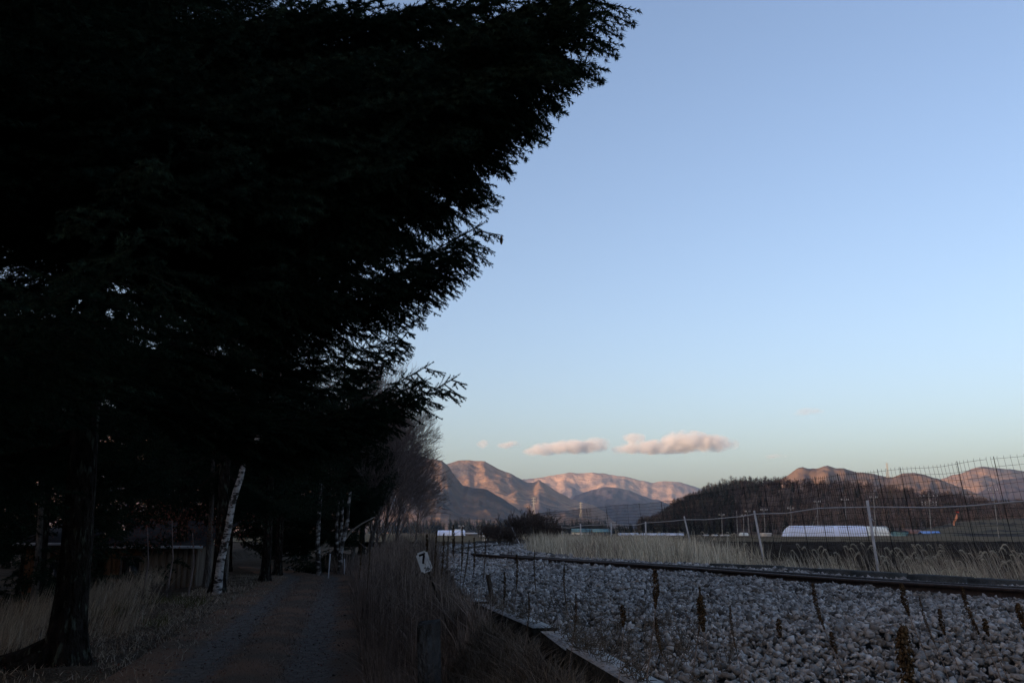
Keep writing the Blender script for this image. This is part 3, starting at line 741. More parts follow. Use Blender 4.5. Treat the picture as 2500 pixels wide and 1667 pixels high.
hoop_house(1567, 1670, 1307.5, 1301, 330, 6, M['film'], "low white greenhouse seen left of the second tall fence post", hoops=False)
hoop_house(1512, 1560, 1306, 1300.5, 360, 6, M['film'], "low short white greenhouse just left of a longer low one", hoops=False)
hoop_house(1068, 1134, 1305.5, 1294, 340, 6, M['film'], "pale blue greenhouse beyond the railway bend", hoops=False)
hoop_house(1813, 1828, 1307, 1299.5, 300, 5, M['film2'], "tiny pale green tunnel beside the slim field pole", hoops=False)
def px_box(name, pxl, pxr, yb, yt, D, dep, mw, mr_, label, cat="building", rh=.25, **k):
    a = atD(pxl, yb, D); b = atD(pxr, yt, D); h = b.z - max(a.z, .7)
    return gable(name, a.x, b.x, D, D + dep, .74, .74 + h * (1 - rh), .74 + h, mw, mr_, label=label, cat=cat, **k)
px_box("white_hut", 1176, 1187, 1309, 1296.5, 110, 2, M['whitewall'], M['whitewall'], "small white trackside hut beyond the bend", "hut", .08)
px_box("farm_house", 1134, 1158, 1305, 1294, 380, 8, M['whitewall'], M['darkroof'], "low farm building with dark roof beside the pale blue greenhouse")
px_box("farm_house", 1105, 1130, 1305, 1291.5, 420, 8, M['whitewall'], M['whitewall'], "white farm house behind the pale blue greenhouse")
px_box("storage_shed", 1136, 1176, 1306, 1299, 300, 5, M['conc'], M['galv'], "low grey shed between the greenhouse and the white hut", "shed")
px_box("farm_house", 1398, 1446, 1305, 1290.5, 520, 14, M['whitewall'], M['teal'], "farm building with blue green roof left of the fence corner", rh=.55)
px_box("farm_house", 1448, 1490, 1305, 1291, 500, 12, M['conc'], M['teal'], "farm building with blue green roof nearer the wooded hill", rh=.5)
px_box("white_shed", 1862, 1883, 1307, 1300, 270, 3, M['whitewall'], M['whitewall'], "low white box shed left of the large greenhouse", "shed", .12)
for k, (a_, b_) in enumerate(((1721, 1728), (1742, 1750), (1762, 1768), (1770, 1778))):
    px_box("wrapped_bale", a_, b_, 1307.8, 1304, 250, 1.4, M['white'], M['white'], ["white wrapped bale, farthest left in the row in the field", "second white wrapped bale in the field row, left of the pair", "white wrapped bale, left one of the close pair in the field", "white wrapped bale, right one of the close pair in the field"][k], "bale", .2, group="white wrapped bales in the dry field")
px_box("farm_shed", 2195, 2217, 1303, 1290, 285, 6, M['teal'], M['darkroof'], "teal walled shed with a dark roof behind the fence", "shed", .15)
px_box("farm_shed", 2220, 2255, 1303, 1287.5, 288, 6, M['whitewall'], M['brownroof'], "cream shed with a brown roof beside the teal shed", "shed", .55)
px_box("tarp_shed", 2258, 2298, 1302, 1290.5, 276, 5, M['darkroof'], M['bluesheet'], "low shed under a bright blue sheet roof", "shed", .8)
def pole(px, yt, yb, D, arms, label, lean=0, brace=False):
    b = atD(px, yb, D); b.z = min(b.z, .9); t = atD(px - lean, yt, D)
    root = empty("utility_pole", (b.x, b.y, b.z), label=label, cat="utility pole", group="utility poles across the fields"); d = t - b
    k = max(1, D / 200)
    V, F = path_tube([(0, 0, -.3), tuple(d)], [.11 * k, .07 * k], 7); link("shaft", mesh_of("shaft", V, F, M['pole'], True), root)
    for h, w in arms:
        c = d * h; V, F = box(c.x - w, c.x + w, -.06, .06, c.z - .04 * k, c.z + .04 * k); a_ = link("crossarm", mesh_of("crossarm", V, F, M['pole']), root)
        for s in (-.9, -.5, .5, .9):
            V, F = path_tube([(c.x + w * s, 0, c.z), (c.x + w * s, 0, c.z + .32 * k)], .045 * k, 6); link("insulator", mesh_of("insulator", V, F, M['white']), a_)
    if brace:
        V, F = path_tube([(-3.2, 0, -.2), tuple(d * .62)], .07, 5); link("brace", mesh_of("brace", V, F, M['pole']), root)
for a_ in [(1932, 1232, 1284, 290, [(.87, 1.1)], "slim utility pole at the left end of the large greenhouse", 2),
           (1996, 1221, 1284, 290, [(.95, 1.2)], "utility pole with a slanting brace behind the large greenhouse", 1.5, True),
           (2066, 1211, 1284, 285, [(.9, 1.2)], "utility pole behind the middle of the large greenhouse", 4),
           (2137, 1202, 1284, 280, [(.88, 1.2)], "tall utility pole behind the leaning post of the fence", 5),
           (2272, 1204, 1292, 200, [(.93, 2.1), (.78, 1.7), (.72, 1.7)], "tall utility pole with three crossarms behind the blue roofed shed", 5),
           (2437, 1195, 1296, 175, [(.98, 1.0)], "tall leaning utility pole farthest right in the fields", 13),
           (1868, 1240, 1304, 290, [(.92, 1.1)], "utility pole above the low white box shed", 3),
           (1801, 1247, 1307, 290, [], "bare pole left of the slim field pole", 3),
           (1816, 1257, 1306, 300, [(.96, .8)], "slim field pole beside the tiny pale green tunnel", 1),
           (1829, 1243, 1306, 295, [(.9, .9)], "utility pole close right of the slim field pole", 4),
           (1763, 1252, 1300, 330, [(.9, 1.0)], "utility pole left of the bare pole before the wooded hill", 1),
           (1172, 1281, 1300, 330, [], "short bare pole between the farm house and the white hut", 0),
           (1126, 1283, 1300, 330, [(.9, 1)], "short utility pole behind the white farm house", 0),
           (1104, 1283, 1300, 330, [], "short bare pole behind the pale blue greenhouse", 0)]: pole(*a_)
def pylon(px, yt, yb, D, label):
    b = atD(px, yb, D); t = atD(px, yt, D); H = t.z - b.z
    root = empty("pylon", tuple(b), label=label, cat="pylon", group="power line pylons crossing the valley")
    P0, P1 = [], []; w0, w1 = H * .085, H * .02
    def c(q, k): w = w0 + (w1 - w0) * min(1, q * 1.5); return (w * (1, 1, -1, -1)[k % 4], w * (1, -1, -1, 1)[k % 4], H * q)
    n = 9
    for i in range(n):
        for k in range(4):
            P0.append(c(i / n, k)); P1.append(c((i + 1) / n, k)); P0.append(c(i / n, k)); P1.append(c((i + 1) / n, k + 1)); P0.append(c(i / n, k + 1)); P1.append(c((i + 1) / n, k))
    V, F = tubes(P0, P1, H * .006, H * .006, 3); link("lattice", mesh_of("lattice", V, F, M['pylon']), root)
    for q in (.68, .82, .95):
        V, F = tubes([(-H * .12, 0, H * q), (-H * .12, 0, H * q), (H * .12, 0, H * q)], [(H * .12, 0, H * q), (0, 0, H * q + H * .05), (0, 0, H * q + H * .05)], H * .009, H * .009, 3); link("crossarm", mesh_of("crossarm", V, F, M['pylon']), root)
    return t
pt = [pylon(1181, 1176, 1193, 2660, "pale pylon up on the crest of the left mountain"), pylon(1303, 1213, 1262, 2000, "tall pale pylon before the left mountain above the dark shrubs"), pylon(1418.5, 1226, 1264, 1900, "pale pylon right of the taller one, above the fence net"), pylon(2168, 1130, 1166, 2600, "tall thin pylon on the right hand ridge above the fence")]
for k, (i, j) in enumerate(((0, 1), (1, 2))):
    for h in (0, .7):
        a_, b_ = pt[i] - Vector((0, 0, 2 + h * 9)), pt[j] - Vector((0, 0, 2 + h * 9)); pts = [tuple(a_.lerp(b_, t / 10) - Vector((0, 0, 12 * 4 * (t / 10) * (1 - t / 10)))) for t in range(11)]
        V, F = path_tube(pts, .12, 3, False)
        link("power_cable", mesh_of("power_cable", V, F, M['pylon']), label=f"{['upper', 'lower'][int(h > 0)]} cable strung from the {['crest pylon to the tall pylon', 'tall pylon to the pylon above the net'][k]}", cat="cable")
# red kite in the field
k0 = atD(2337, 1248, 60)
kite = empty("bird_scarer", tuple(k0), label="red and orange streamer hanging on a thin rod above the dry field", cat="bird scarer")
V, F = path_tube([(-.05, 0, -.9), (.0, 0, .12)], .01, 5); link("rod", mesh_of("rod", V, F, M['wire']), kite)
V = []; F = []
for i in range(9):
    q = i / 8; w = .045 + .035 * math.sin(q * 3.1); xx = -.02 - .3 * q + .03 * math.sin(q * 7)
    V += [(xx - w, .03 * math.sin(q * 9), -.15 - .75 * q), (xx + w, .05 * math.cos(q * 8), -.15 - .75 * q)]
    if i: F.append((2 * i - 2, 2 * i - 1, 2 * i + 1, 2 * i))
V2 = V + [(a_, b_ + .012, c_) for a_, b_, c_ in V]; nV = len(V); F2 = F + [tuple(nV + q for q in f[::-1]) for f in F]
link("streamer", mesh_of("streamer", V2, np.array(F2), M['orange']), kite)
vv_, ff_ = rocks[3]; link("red_top", mesh_of("red_top", vv_ * np.array([[.11, .08, .13]]) + np.array([[0, 0, -.05]]), ff_, M['redflag'], True), kite)

# ------------------------------------------------------------------ grasses
def blades(n, xy, h, w, m, name, lean=.25, label=None, bend=.35, wz=None, zoff=0, dirb=None, seg=3, **k):
    """many bent, tapering blades in one mesh"""
    x, y = xy; n = len(x); z = ground_z(x, y) + zoff
    th = rng.uniform(0, 6.28, n); ln = np.abs(rng.normal(0, lean, n)); dx, dy = np.cos(th) * ln, np.sin(th) * ln
    if dirb: dx += dirb[0]; dy += dirb[1]
    wx = rng.uniform(-1, 1, n); wy = rng.uniform(-.4, .4, n); q = np.hypot(wx, wy) + 1e-6; wx, wy = wx / q * w, wy / q * w
    V = np.zeros((n, 2 * seg + 1, 3)); 
    for s in range(seg + 1):
        t = s / seg; cx = x + dx * h * (t + bend * t * t); cy = y + dy * h * (t + bend * t * t); cz = z - .03 + h * t * (1 - .12 * t * ln)
        if s < seg:
            f = 1 - .55 * t
            V[:, 2 * s] = np.stack([cx - wx * f, cy - wy * f, cz], 1); V[:, 2 * s + 1] = np.stack([cx + wx * f, cy + wy * f, cz], 1)
        else: V[:, 2 * seg] = np.stack([cx, cy, cz], 1)
    b = (np.arange(n) * (2 * seg + 1))[:, None]
    Q = np.concatenate([b + np.array([[2 * s, 2 * s + 1, 2 * s + 3, 2 * s + 2]]) for s in range(seg - 1)]); T = b + np.array([[2 * seg - 2, 2 * seg - 1, 2 * seg]])
    return link(name, mesh_of(name, V.reshape(-1, 3), [Q, T], m), label=label, kind='stuff', **k)
def clump(x, y, s=.15):
    return x + rng.normal(0, s, len(x)), y + rng.normal(0, s, len(y))
fx_y = np.array([p.y for p in FR]); fx_x = np.array([p.x for p in FR])
# reeds between the track and the fence
def reed_area(n, y0, y1, lo=2.9, margin=.0, dens=None):
    cy = rng.uniform(y0, y1, n); k = np.abs(RSA[:, 1][None] - cy[:, None]).argmin(1); rx = RSA[k, 0] + lo
    fx = np.interp(cy, fx_y, fx_x) - margin + .5; ok = fx > rx
    cy, rx, fx = cy[ok], rx[ok], fx[ok]; return rx + (fx - rx) * rng.uniform(0, 1, len(cy)) ** .9, cy
x, y = reed_area(20000, 23, 62); x, y = clump(x, y); m_ = x / y < .16 + .11 * rng.uniform(0, 1, len(x)) + .10 * rough(x, y, 1, .8, 35); x, y = x[m_], y[m_]
kx = rough(x, y, 1, .7, 31) * 2.2
h = (.74 + .38 * np.clip(kx, -1, 1)) * rng.uniform(.65, 1.18, len(x)); blades(0, (x, y), h, .0045 + y * .00016, M['reed'], "dry_reeds", .24, "dense pale dry reeds between the railway and the wire fence", dirb=(-.06, 0))
x, y = reed_area(5200, 26, 50, 2.6, 2.5); m_ = np.abs(x / y - .09 - .03 * rough(x, y, 1, .3, 61)) < .022; x, y = clump(x[m_], y[m_], .3)
blades(0, (x, y), rng.uniform(.3, .95, len(x)), .004 + y * .00012, M['weed'], "brown_weeds", .4, "brown tangled weeds among the pale reeds before the blue green roofs", dirb=(-.1, 0))
x, y = reed_area(5200, 14, 26); x, y = clump(x, y, .3); keepx = rough(x, y, 1, 1.6, 33) > .10
x, y = x[keepx], y[keepx]; blades(0, (x, y), rng.uniform(.2, .62, len(x)), .004, M['reed'], "dry_reeds", .25, "thin straggling reeds between the near stretch of track and the fence", dirb=(-.25, 0))
x, y = reed_area(1700, 12.5, 19, 2.7, -3.5); x, y = clump(x, y, .3); m_ = x > 6.6
blades(0, (x[m_], y[m_]), rng.uniform(.35, .95, m_.sum()), .0045, M['straw'], "dry_grass", .18, "grey brown tall dry grass below the nearest fence panel", dirb=(-.2, 0))
# drooping plumes of silver grass
P0, P1, r0, r1, TV = [], [], [], [], []
def plume(x, y, z, H, lean, D):
    a_ = R.uniform(-.2, .2); pts = [Vector((x + lean * H * t * t, y + a_ * t * .2, z + H * t)) for t in (0, .33, .66, .9)]
    tip = pts[-1]; s = 1 if R.random() < .6 else -1; cs_ = R.uniform(.014, .034)
    for q in range(1, 6): pts.append(tip + Vector((s * cs_ * q, 0, cs_ * (.95 * math.sin(q * .75) - .2 * q * q * .7))))
    for i in range(len(pts) - 1):
        P0.append(tuple(pts[i])); P1.append(tuple(pts[i + 1])); w = .003 + D * .00006 if i < 3 else (.009, .013, .013, .01, .005, .003)[min(i - 3, 5)]
        r0.append(w); r1.append(w * (.9 if i < 7 else .3))
        if i >= 3:
            for _ in range(7):
                p = pts[i].lerp(pts[i + 1], R.random()); v = Vector((R.uniform(-1, 1) + s * .6, R.uniform(-1, 1), R.uniform(-1.1, .5))).normalized() * R.uniform(.02, .045)
                P0.append(tuple(p)); P1.append(tuple(p + v)); r0.append(.0035); r1.append(.001)
for _ in range(115):
    y_ = R.uniform(14, 25); xx = R.uniform(1750, 2560); D = y_; x_ = (xx - 1250) / 2200 * D
    o_ = float(rail_off(np.array([x_]), np.array([y_]))[0])
    if o_ < 2.8: continue
    plume(x_, y_, gz(x_, y_), R.uniform(.35, .8), R.uniform(-.5, -.05), D)
for _ in range(70):
    y_ = R.uniform(26, 52); xx = R.uniform(1380, 1800); x_ = (xx - 1250) / 2200 * y_; plume(x_, y_, gz(x_, y_), R.uniform(.85, 1.1), R.uniform(-.3, .1), y_)
V, F = tubes(P0, P1, r0, r1, 3); link("silver_grass", mesh_of("silver_grass", V, F, M['plume']), label="drooping pale plumes of silver grass by the fence", kind='stuff')
# bank between path and ballast: dense dry weeds
def bank(n, y0, y1, a=0., b=1.):
    y = y0 + (y1 - y0) * rng.uniform(0, 1, n) ** 1.25; p = path_cv(y) + 1.45; q = board_x(y) - .1; t = rng.uniform(a, b, n); return p + (q - p) * t, y
x, y = bank(30000, 8.2, 42, 0, .97); x, y = clump(x, y, .05)
h = rng.uniform(.25, .8, len(x)) * np.where(y < 10.5, .55, 1) * (1 + .25 * sm(-2.5, -1, x) * (y > 11)) * (.8 + .5 * np.clip(rough(x, y, 1, 1.4, 51) * 2.5, -1, 1)) * np.where((x > board_x(y) - .8) & (y < 13), .32, 1); blades(0, (x, y), h, .0028 + y * .00010, M['weed'], "dry_weeds", .19, "thick brown dry weeds on the bank between dirt path and ballast", bend=.2)
x, y = bank(9000, 8.2, 40, .0, 1.0); blades(0, (x, y), rng.uniform(.12, .4, len(x)), .004 + y * .0001, M['weed'], "dry_grass", .5, "low matted straw under the weeds of the bank", bend=.8)
x, y = bank(11000, 4.6, 11.5, .4, 1.0); blades(0, (x, y), rng.uniform(.03, .17, len(x)), .0025, M['litter'], "dry_grass", .7, "matted dry grass below the concrete edging", bend=.9)
x, y = rng.uniform(-1.7, 1.7, 5200), 8 + 26 * rng.uniform(0, 1, 5200) ** 1.4; x = path_cv(y) + x; n = len(x); s_ = .006 + .016 * rng.uniform(0, 1, n) ** 3
A = np.stack([x, y, np.full(n, .012)], 1)[:, None] + rng.normal(0, 1, (n, 4, 3)) * s_[:, None, None] * np.array([1, 1, .6]); b_ = (np.arange(n) * 4)[:, None]
link("path_gravel", mesh_of("path_gravel", A.reshape(-1, 3), np.concatenate([b_ + np.array([[0, 1, 2]]), b_ + np.array([[0, 1, 3]]), b_ + np.array([[1, 2, 3]]), b_ + np.array([[0, 2, 3]])]), M['bark2']), label="small stones and crumbs of earth on the dirt path", kind='stuff')
# thin stems with side twigs standing in the bank
P0, P1, r0, r1 = [], [], [], []
for _ in range(520):
    y_ = 9 + 24 * R.random() ** 1.3; p = float(path_cv(np.array(y_))) + 1.5; q = float(board_x(y_)) - .1; x_ = p + (q - p) * R.uniform(.05, .75); z_ = gz(x_, y_)
    H = R.uniform(.5, 1.15); lx, ly = R.uniform(-.12, .12), R.uniform(-.1, .1); w = .0028 + y_ * .00012
    b_ = Vector((x_, y_, z_)); t_ = b_ + Vector((lx * H, ly * H, H)); P0.append(tuple(b_)); P1.append(tuple(t_)); r0.append(w); r1.append(w * .5)
    for _k in range(R.randint(3, 9)):
        s_ = b_.lerp(t_, R.uniform(.35, 1)); v = Vector((R.uniform(-1, 1), R.uniform(-1, 1), R.uniform(.4, 1.5))).normalized() * R.uniform(.05, .2); P0.append(tuple(s_)); P1.append(tuple(s_ + v)); r0.append(w * .6); r1.append(w * .3)
V, F = tubes(P0, P1, r0, r1, 3); link("twiggy_weeds", mesh_of("twiggy_weeds", V, F, M['weed']), label="thin twiggy weed stems rising out of the bank", kind='stuff')
# grass left of the path, under the trees
def leftg(n, y0, y1, a, b):
    y = rng.uniform(y0, y1, n); t = rng.uniform(a, b, n); return path_cv(y) - t, y
x, y = leftg(9000, 13.5, 30, 2.6, 7.5); kk = (rough(x, y, 1, .9, 41) > -.05) & (x < (-.40) * y + .5); x, y = x[kk], y[kk]
blades(0, (x, y), rng.uniform(.3, 1.0, len(x)), .0035 + y * .0001, M['straw'], "tall_dry_grass", .2, "tall bending dry grass between the big spruce and the birch", dirb=(.2, -.05))
x, y = leftg(6500, 9, 16, 3.6, 8); blades(0, (x, y), rng.uniform(.2, .6, len(x)), .004, M['straw'], "tall_dry_grass", .25, "dry grass left of the big spruce trunk", dirb=(.12, 0))
x, y = leftg(9500, 9, 38, 1.05, 3.4); blades(0, (x, y), rng.uniform(.02, .13, len(x)), .005, M['straw'], "verge_grass", .8, "short dry grass on the left verge of the path", bend=.6)
x, y = leftg(2600, 17, 27, 2.2, 4.4); kk = rough(x, y, 1, 1.3, 44) > .1; blades(0, (x[kk], y[kk]), rng.uniform(.05, .28, kk.sum()), .006, M['green'], "green_grass", .6, "yellowish green grass tufts on the verge near the birch", bend=.6)
x, y = rng.normal(0, .22, 9000), rng.uniform(8.5, 38, 9000); x = path_cv(y) + x * 1.3; blades(0, (x, y), rng.uniform(.01, .06, len(x)), .004, M['weed'], "path_grass", 1.0, "thin worn grass on the crown of the dirt path", zoff=.05)
# leaf litter
x, y = leftg(11000, 8.5, 34, -1.6, 5.5); z = ground_z(x, y) + .03 + .02 * rng.uniform(0, 1, len(x)); n = len(x); s = .016
A = np.stack([x, y, z], 1)[:, None] + rng.uniform(-1, 1, (n, 3, 3)) * np.array([s, s * 1.6, .012]); link("fallen_leaves", mesh_of("fallen_leaves", A.reshape(-1, 3), np.arange(3 * n).reshape(-1, 3), M['leafred']), label="scattered dry leaves on the path and its verge", kind='stuff')

# ------------------------------------------------------------------ weed stalks in front of the ballast
def stalk_meshes(r, H, headf, thick):
    pts = [(0.02 * math.sin(t * 5) * H, .02 * math.cos(t * 4) * H, H * t) for t in np.linspace(0, 1, 8)]
    V, F = path_tube(pts, [.0035 * (1 - .6 * t) for t in np.linspace(0, 1, 8)], 5); st = mesh_of("stem", V, F, M['weed'])
    parts = []; n = int(260 * headf * H / .25)
    for _ in range(n):
        t = 1 - headf * r.random(); i = min(int(t * 7), 6); f = t * 7 - i; p = Vector(pts[i]).lerp(Vector(pts[i + 1]), f)
        e = math.sin(math.pi * min(1, (1 - t) / headf * .85 + .12)); a_ = r.uniform(0, 6.28); rr = thick * e * r.uniform(.35, 1)
        c = p + Vector((math.cos(a_) * rr, math.sin(a_) * rr, rr * .7)); s = thick * r.uniform(.3, .65)
        vv_, ff_ = rocks[r.randrange(16)]; o = np.array([[-1, 0, -1], [1, 0, -1], [0, 1, -.8], [0, 0, 1.6]]) * s * .6; an = r.uniform(0, 6.28); cc, ss = math.cos(an), math.sin(an)
        o = np.stack([o[:, 0] * cc - o[:, 1] * ss, o[:, 0] * ss + o[:, 1] * cc, o[:, 2]], 1) + np.array(tuple(c)); parts.append((o, np.array([(0, 1, 3), (1, 2, 3), (2, 0, 3), (0, 2, 1)])))
    V, F = join(parts); return st, mesh_of("seed_head", V, F, M['head'])
SM = [stalk_meshes(R, 1.0, hf, th) for hf, th in ((.28, .018), (.4, .014), (.2, .02), (.5, .011), (.32, .024))]
def ordn(k): return ["first", "second", "third", "fourth", "fifth", "sixth", "seventh", "eighth", "ninth", "tenth", "eleventh", "twelfth", "thirteenth"][k]
stalks = [  # top px, top py, lean px, D, variant, z root, label
    (1591, 1390, 24, 4.6, 0, .92, "tall dark stalk whose long seed head crosses the ballast below the rail"),
    (1513, 1477, 14, 4.5, 2, .92, "short stalk with a blunt head beside the bend of the concrete edging"),
    (1700, 1431, 22, 5.2, 3, .92, "thin wispy stalk between the tallest dark stalk and the forked bushy one"),
    (1719, 1456, 2, 4.7, 4, .92, "bushy headed stalk with a thick dark head over pale stones"),
    (1608, 1507, -14, 4.5, 1, .92, "low stalk leaning left just right of the tall dark stalk"),
    (1789, 1477, 8, 4.9, 3, .92, "slender stalk with a sparse head right of the bushy headed one"),
    (1908, 1511, 6, 4.6, 2, .92, "small headed thin stalk in the middle of the ballast"),
    (1993, 1424, -20, 4.8, 1, .94, "stalk whose bent head leans left just under the black rail"),
    (2036, 1541, -8, 4.5, 0, .94, "low shaggy stalk right of the one with a bent head"),
    (2210, 1424, -16, 4.8, 0, .94, "tall stalk with a head touching the rail, left of the blurred thick one"),
    (2224, 1534, 24, 2.6, 4, .8, "very thick blurred seed head nearest the viewer"),
    (2252, 1456, -4, 5.0, 3, .94, "bare thin stalk behind the very thick seed head"),
    (2301, 1486, 8, 4.7, 0, .94, "stalk with a short dark head between thick head and leaning pair"),
    (2359, 1431, -26, 4.6, 1, .94, "long stalk leaning left with its head against the rail"),
    (2412, 1510, 10, 4.6, 2, .94, "side stalk with a small head beside the long leaning one"),
    (2494, 1473, -12, 4.4, 4, .94, "dark headed stalk at the right end of the ballast"),
    (1258, 1353, 4, 8.5, 1, .8, "dark stalk standing before the rail left of the ballast middle"),
    (1309, 1343, 0, 8.8, 3, .85, "tall thin stalk crossing the rail right of its dark neighbour"),
    (1382, 1377, 2, 7.5, 3, .9, "thin stalk alone on the pale far ballast"),
    (1228, 1396, 4, 8.2, 1, .75, "stalk beside the leaning wooden stake"),
    (1183, 1302, 8, 10.5, 3, .7, "straight stalk in front of the white trackside hut"),
    (1155, 1312, 0, 10.5, 1, .7, "short topped stalk between the forked stalk and the hut"),
    (1126, 1286, 2, 10, 1, .65, "tall stalk rising over the right end of the pale blue greenhouse"),
    (1143, 1318, 26, 10.2, 3, .65, "strongly slanting stalk crossing the tall one before the greenhouse"),
    (1104, 1282, -2, 10.3, 0, .62, "tall stalk rising over the middle of the pale blue greenhouse"),
    (1081, 1302, 10, 9.8, 1, .6, "stalk with a full head left of the greenhouse middle"),
    (1092, 1308, 6, 10.8, 3, .6, "thin stalk tight beside the full headed one"),
    (1061, 1296, -4, 10, 1, .6, "dark stalk near the left end of the pale blue greenhouse"),
    (1287, 1448, 8, 6.2, 3, .86, "faint feathery stalk beside the concrete edging boards"),
    (1401, 1448, 14, 5.6, 3, .9, "wispy stalk leaning right over the middle of the edging"),
    (880, 1318, -4, 13, 1, .3, "tall stalk on the bank next to the far end of the path"),
    (902, 1330, 2, 12, 3, .35, "thin stalk on the bank right of the path end stalk"),
    (1040, 1305, 0, 10.6, 2, .55, "short stalk just above the white number plate"),
]
for k, (px, py, lp, D, v, zr_, lb) in enumerate(stalks):
    t = atD(px, py, D); bx_ = (px - lp - 1250) / 2200 * D; b = Vector((bx_, D, min(zr_, t.z - .3))); b.z = max(b.z - .05, t.z - 1.3)
    o = empty("dry_stalk", tuple(b), label=lb, cat="weed", group="dark dry weed stalks along the ballast"); d = t - b; L = d.length
    o.rotation_euler = d.to_track_quat('Z', 'Y').to_euler(); o.scale = (1.0 if L > .5 else .8,) * 2 + (L,)
    link("stem", SM[v][0], o); link("seed_head", SM[v][1], o)

P0, P1, r0, r1 = [], [], [], []
for _ in range(150):
    y_ = R.uniform(4.6, 9.5); px_ = R.uniform(1180, 1850) - (y_ - 4.6) * 60; x_ = (px_ - 1250) / 2200 * y_; x_ = max(x_, float(board_x(np.array(y_))) + .1)
    b_ = Vector((x_, y_, .93)); H = R.uniform(.06, .26)
    for _k in range(R.randint(2, 5)):
        t_ = b_ + Vector((R.uniform(-.5, .5) * H, R.uniform(-.5, .5) * H, H * R.uniform(.5, 1))); P0.append(tuple(b_)); P1.append(tuple(t_)); r0.append(.0022); r1.append(.0012)
        for _q in range(5):
            s_ = b_.lerp(t_, R.uniform(.3, 1)); v = Vector((R.uniform(-1, 1), R.uniform(-1, 1), R.uniform(-.3, 1))).normalized() * R.uniform(.015, .06); P0.append(tuple(s_)); P1.append(tuple(s_ + v)); r0.append(.003); r1.append(.001)
V, F = tubes(P0, P1, r0, r1, 3); link("ballast_weeds", mesh_of("ballast_weeds", V, F, M['litter']), label="low withered weeds growing through the edge of the ballast", kind='stuff')

# ------------------------------------------------------------------ number plate, stakes
pc = atD(1036, 1371, 9.6)
plate = empty("number_plate", tuple(pc), label="tilted white plate with a big 7 and small 26 among the weeds", cat="sign")
W, H = .058 * 1.05, .058 * 2.0
bm = bmesh.new(); V, F = box(-W, W, -.004, .004, -H * .93, H * .93)
for v in V: bm.verts.new(v)
bm.verts.ensure_lookup_table()
for f in F: bm.faces.new([bm.verts[i] for i in f])
bmesh.ops.bevel(bm, geom=[e for e in bm.edges if abs(e.verts[0].co.y - e.verts[1].co.y) > .004], offset=.02, segments=3, affect='EDGES')
me = bpy.data.meshes.new("board"); bm.to_mesh(me); bm.free(); me.materials.append(M['white']); bd = link("board", me, plate)
def text(s, size, x, z, bold=.0):
    cu = bpy.data.curves.new("digit", 'FONT'); cu.body = s; cu.size = size; cu.extrude = .0006; cu.offset = bold; cu.align_x = 'CENTER'; cu.align_y = 'CENTER'
    o = bpy.data.objects.new("digit", cu); COL.objects.link(o); cu.materials.append(M['black'])
    bpy.context.view_layer.update(); me = bpy.data.meshes.new_from_object(o); bpy.data.objects.remove(o)
    o = link("digits", me, plate, (x, -.0052, z)); o.rotation_euler = (math.pi / 2, 0, 0)
text("7", .136, 0, .031, .005); text("26", .055, .004, -.077, .0011)
plate.rotation_euler = (0, rad(-20), 0); plate.rotation_euler = (rad(-4), rad(-20), rad(6))
V, F = path_tube([(.02, .02, -.95), (.005, .012, .1)], .012, 6); link("support_rod", mesh_of("support_rod", V, F, M['bark']), plate)
# concrete marker post in front, stakes
b0 = atD(1058, 1668, 7.0); 
post = empty("concrete_post", (b0.x, 7.0, gz(b0.x, 7.0) - .1), label="old grey concrete marker post low in the bank below the edging", cat="post")
V, F = box(-.085, .085, -.08, .08, 0, atD(1040, 1512, 7).z - post.location.z); V[4:, 0] -= .035; V[4, 2] -= .05; V[6, 2] -= .02; V[7, 0] -= .02
link("shaft", mesh_of("shaft", V, F, M['agedconc']), post)
def stake(px, yt, pxb, yb, D, r, m, lb):
    t, b = atD(px, yt, D), atD(pxb, yb, D); o = empty("stake", tuple(b), label=lb, cat="stake"); V, F = path_tube([(0, 0, -.2), tuple(t - b)], r, 6); link("shaft", mesh_of("shaft", V, F, m), o)
stake(1191, 1402, 1206, 1440, 10.5, .03, M['oldwood'], "short broken wooden stake leaning left on the ballast edge")
stake(806, 1351, 802, 1398, 36, .026, M['galv'], "thin white marker stake at the far end of the path")
stake(841, 1364, 841, 1388, 37, .02, M['galv'], "shorter grey white stake right of the thin white marker")

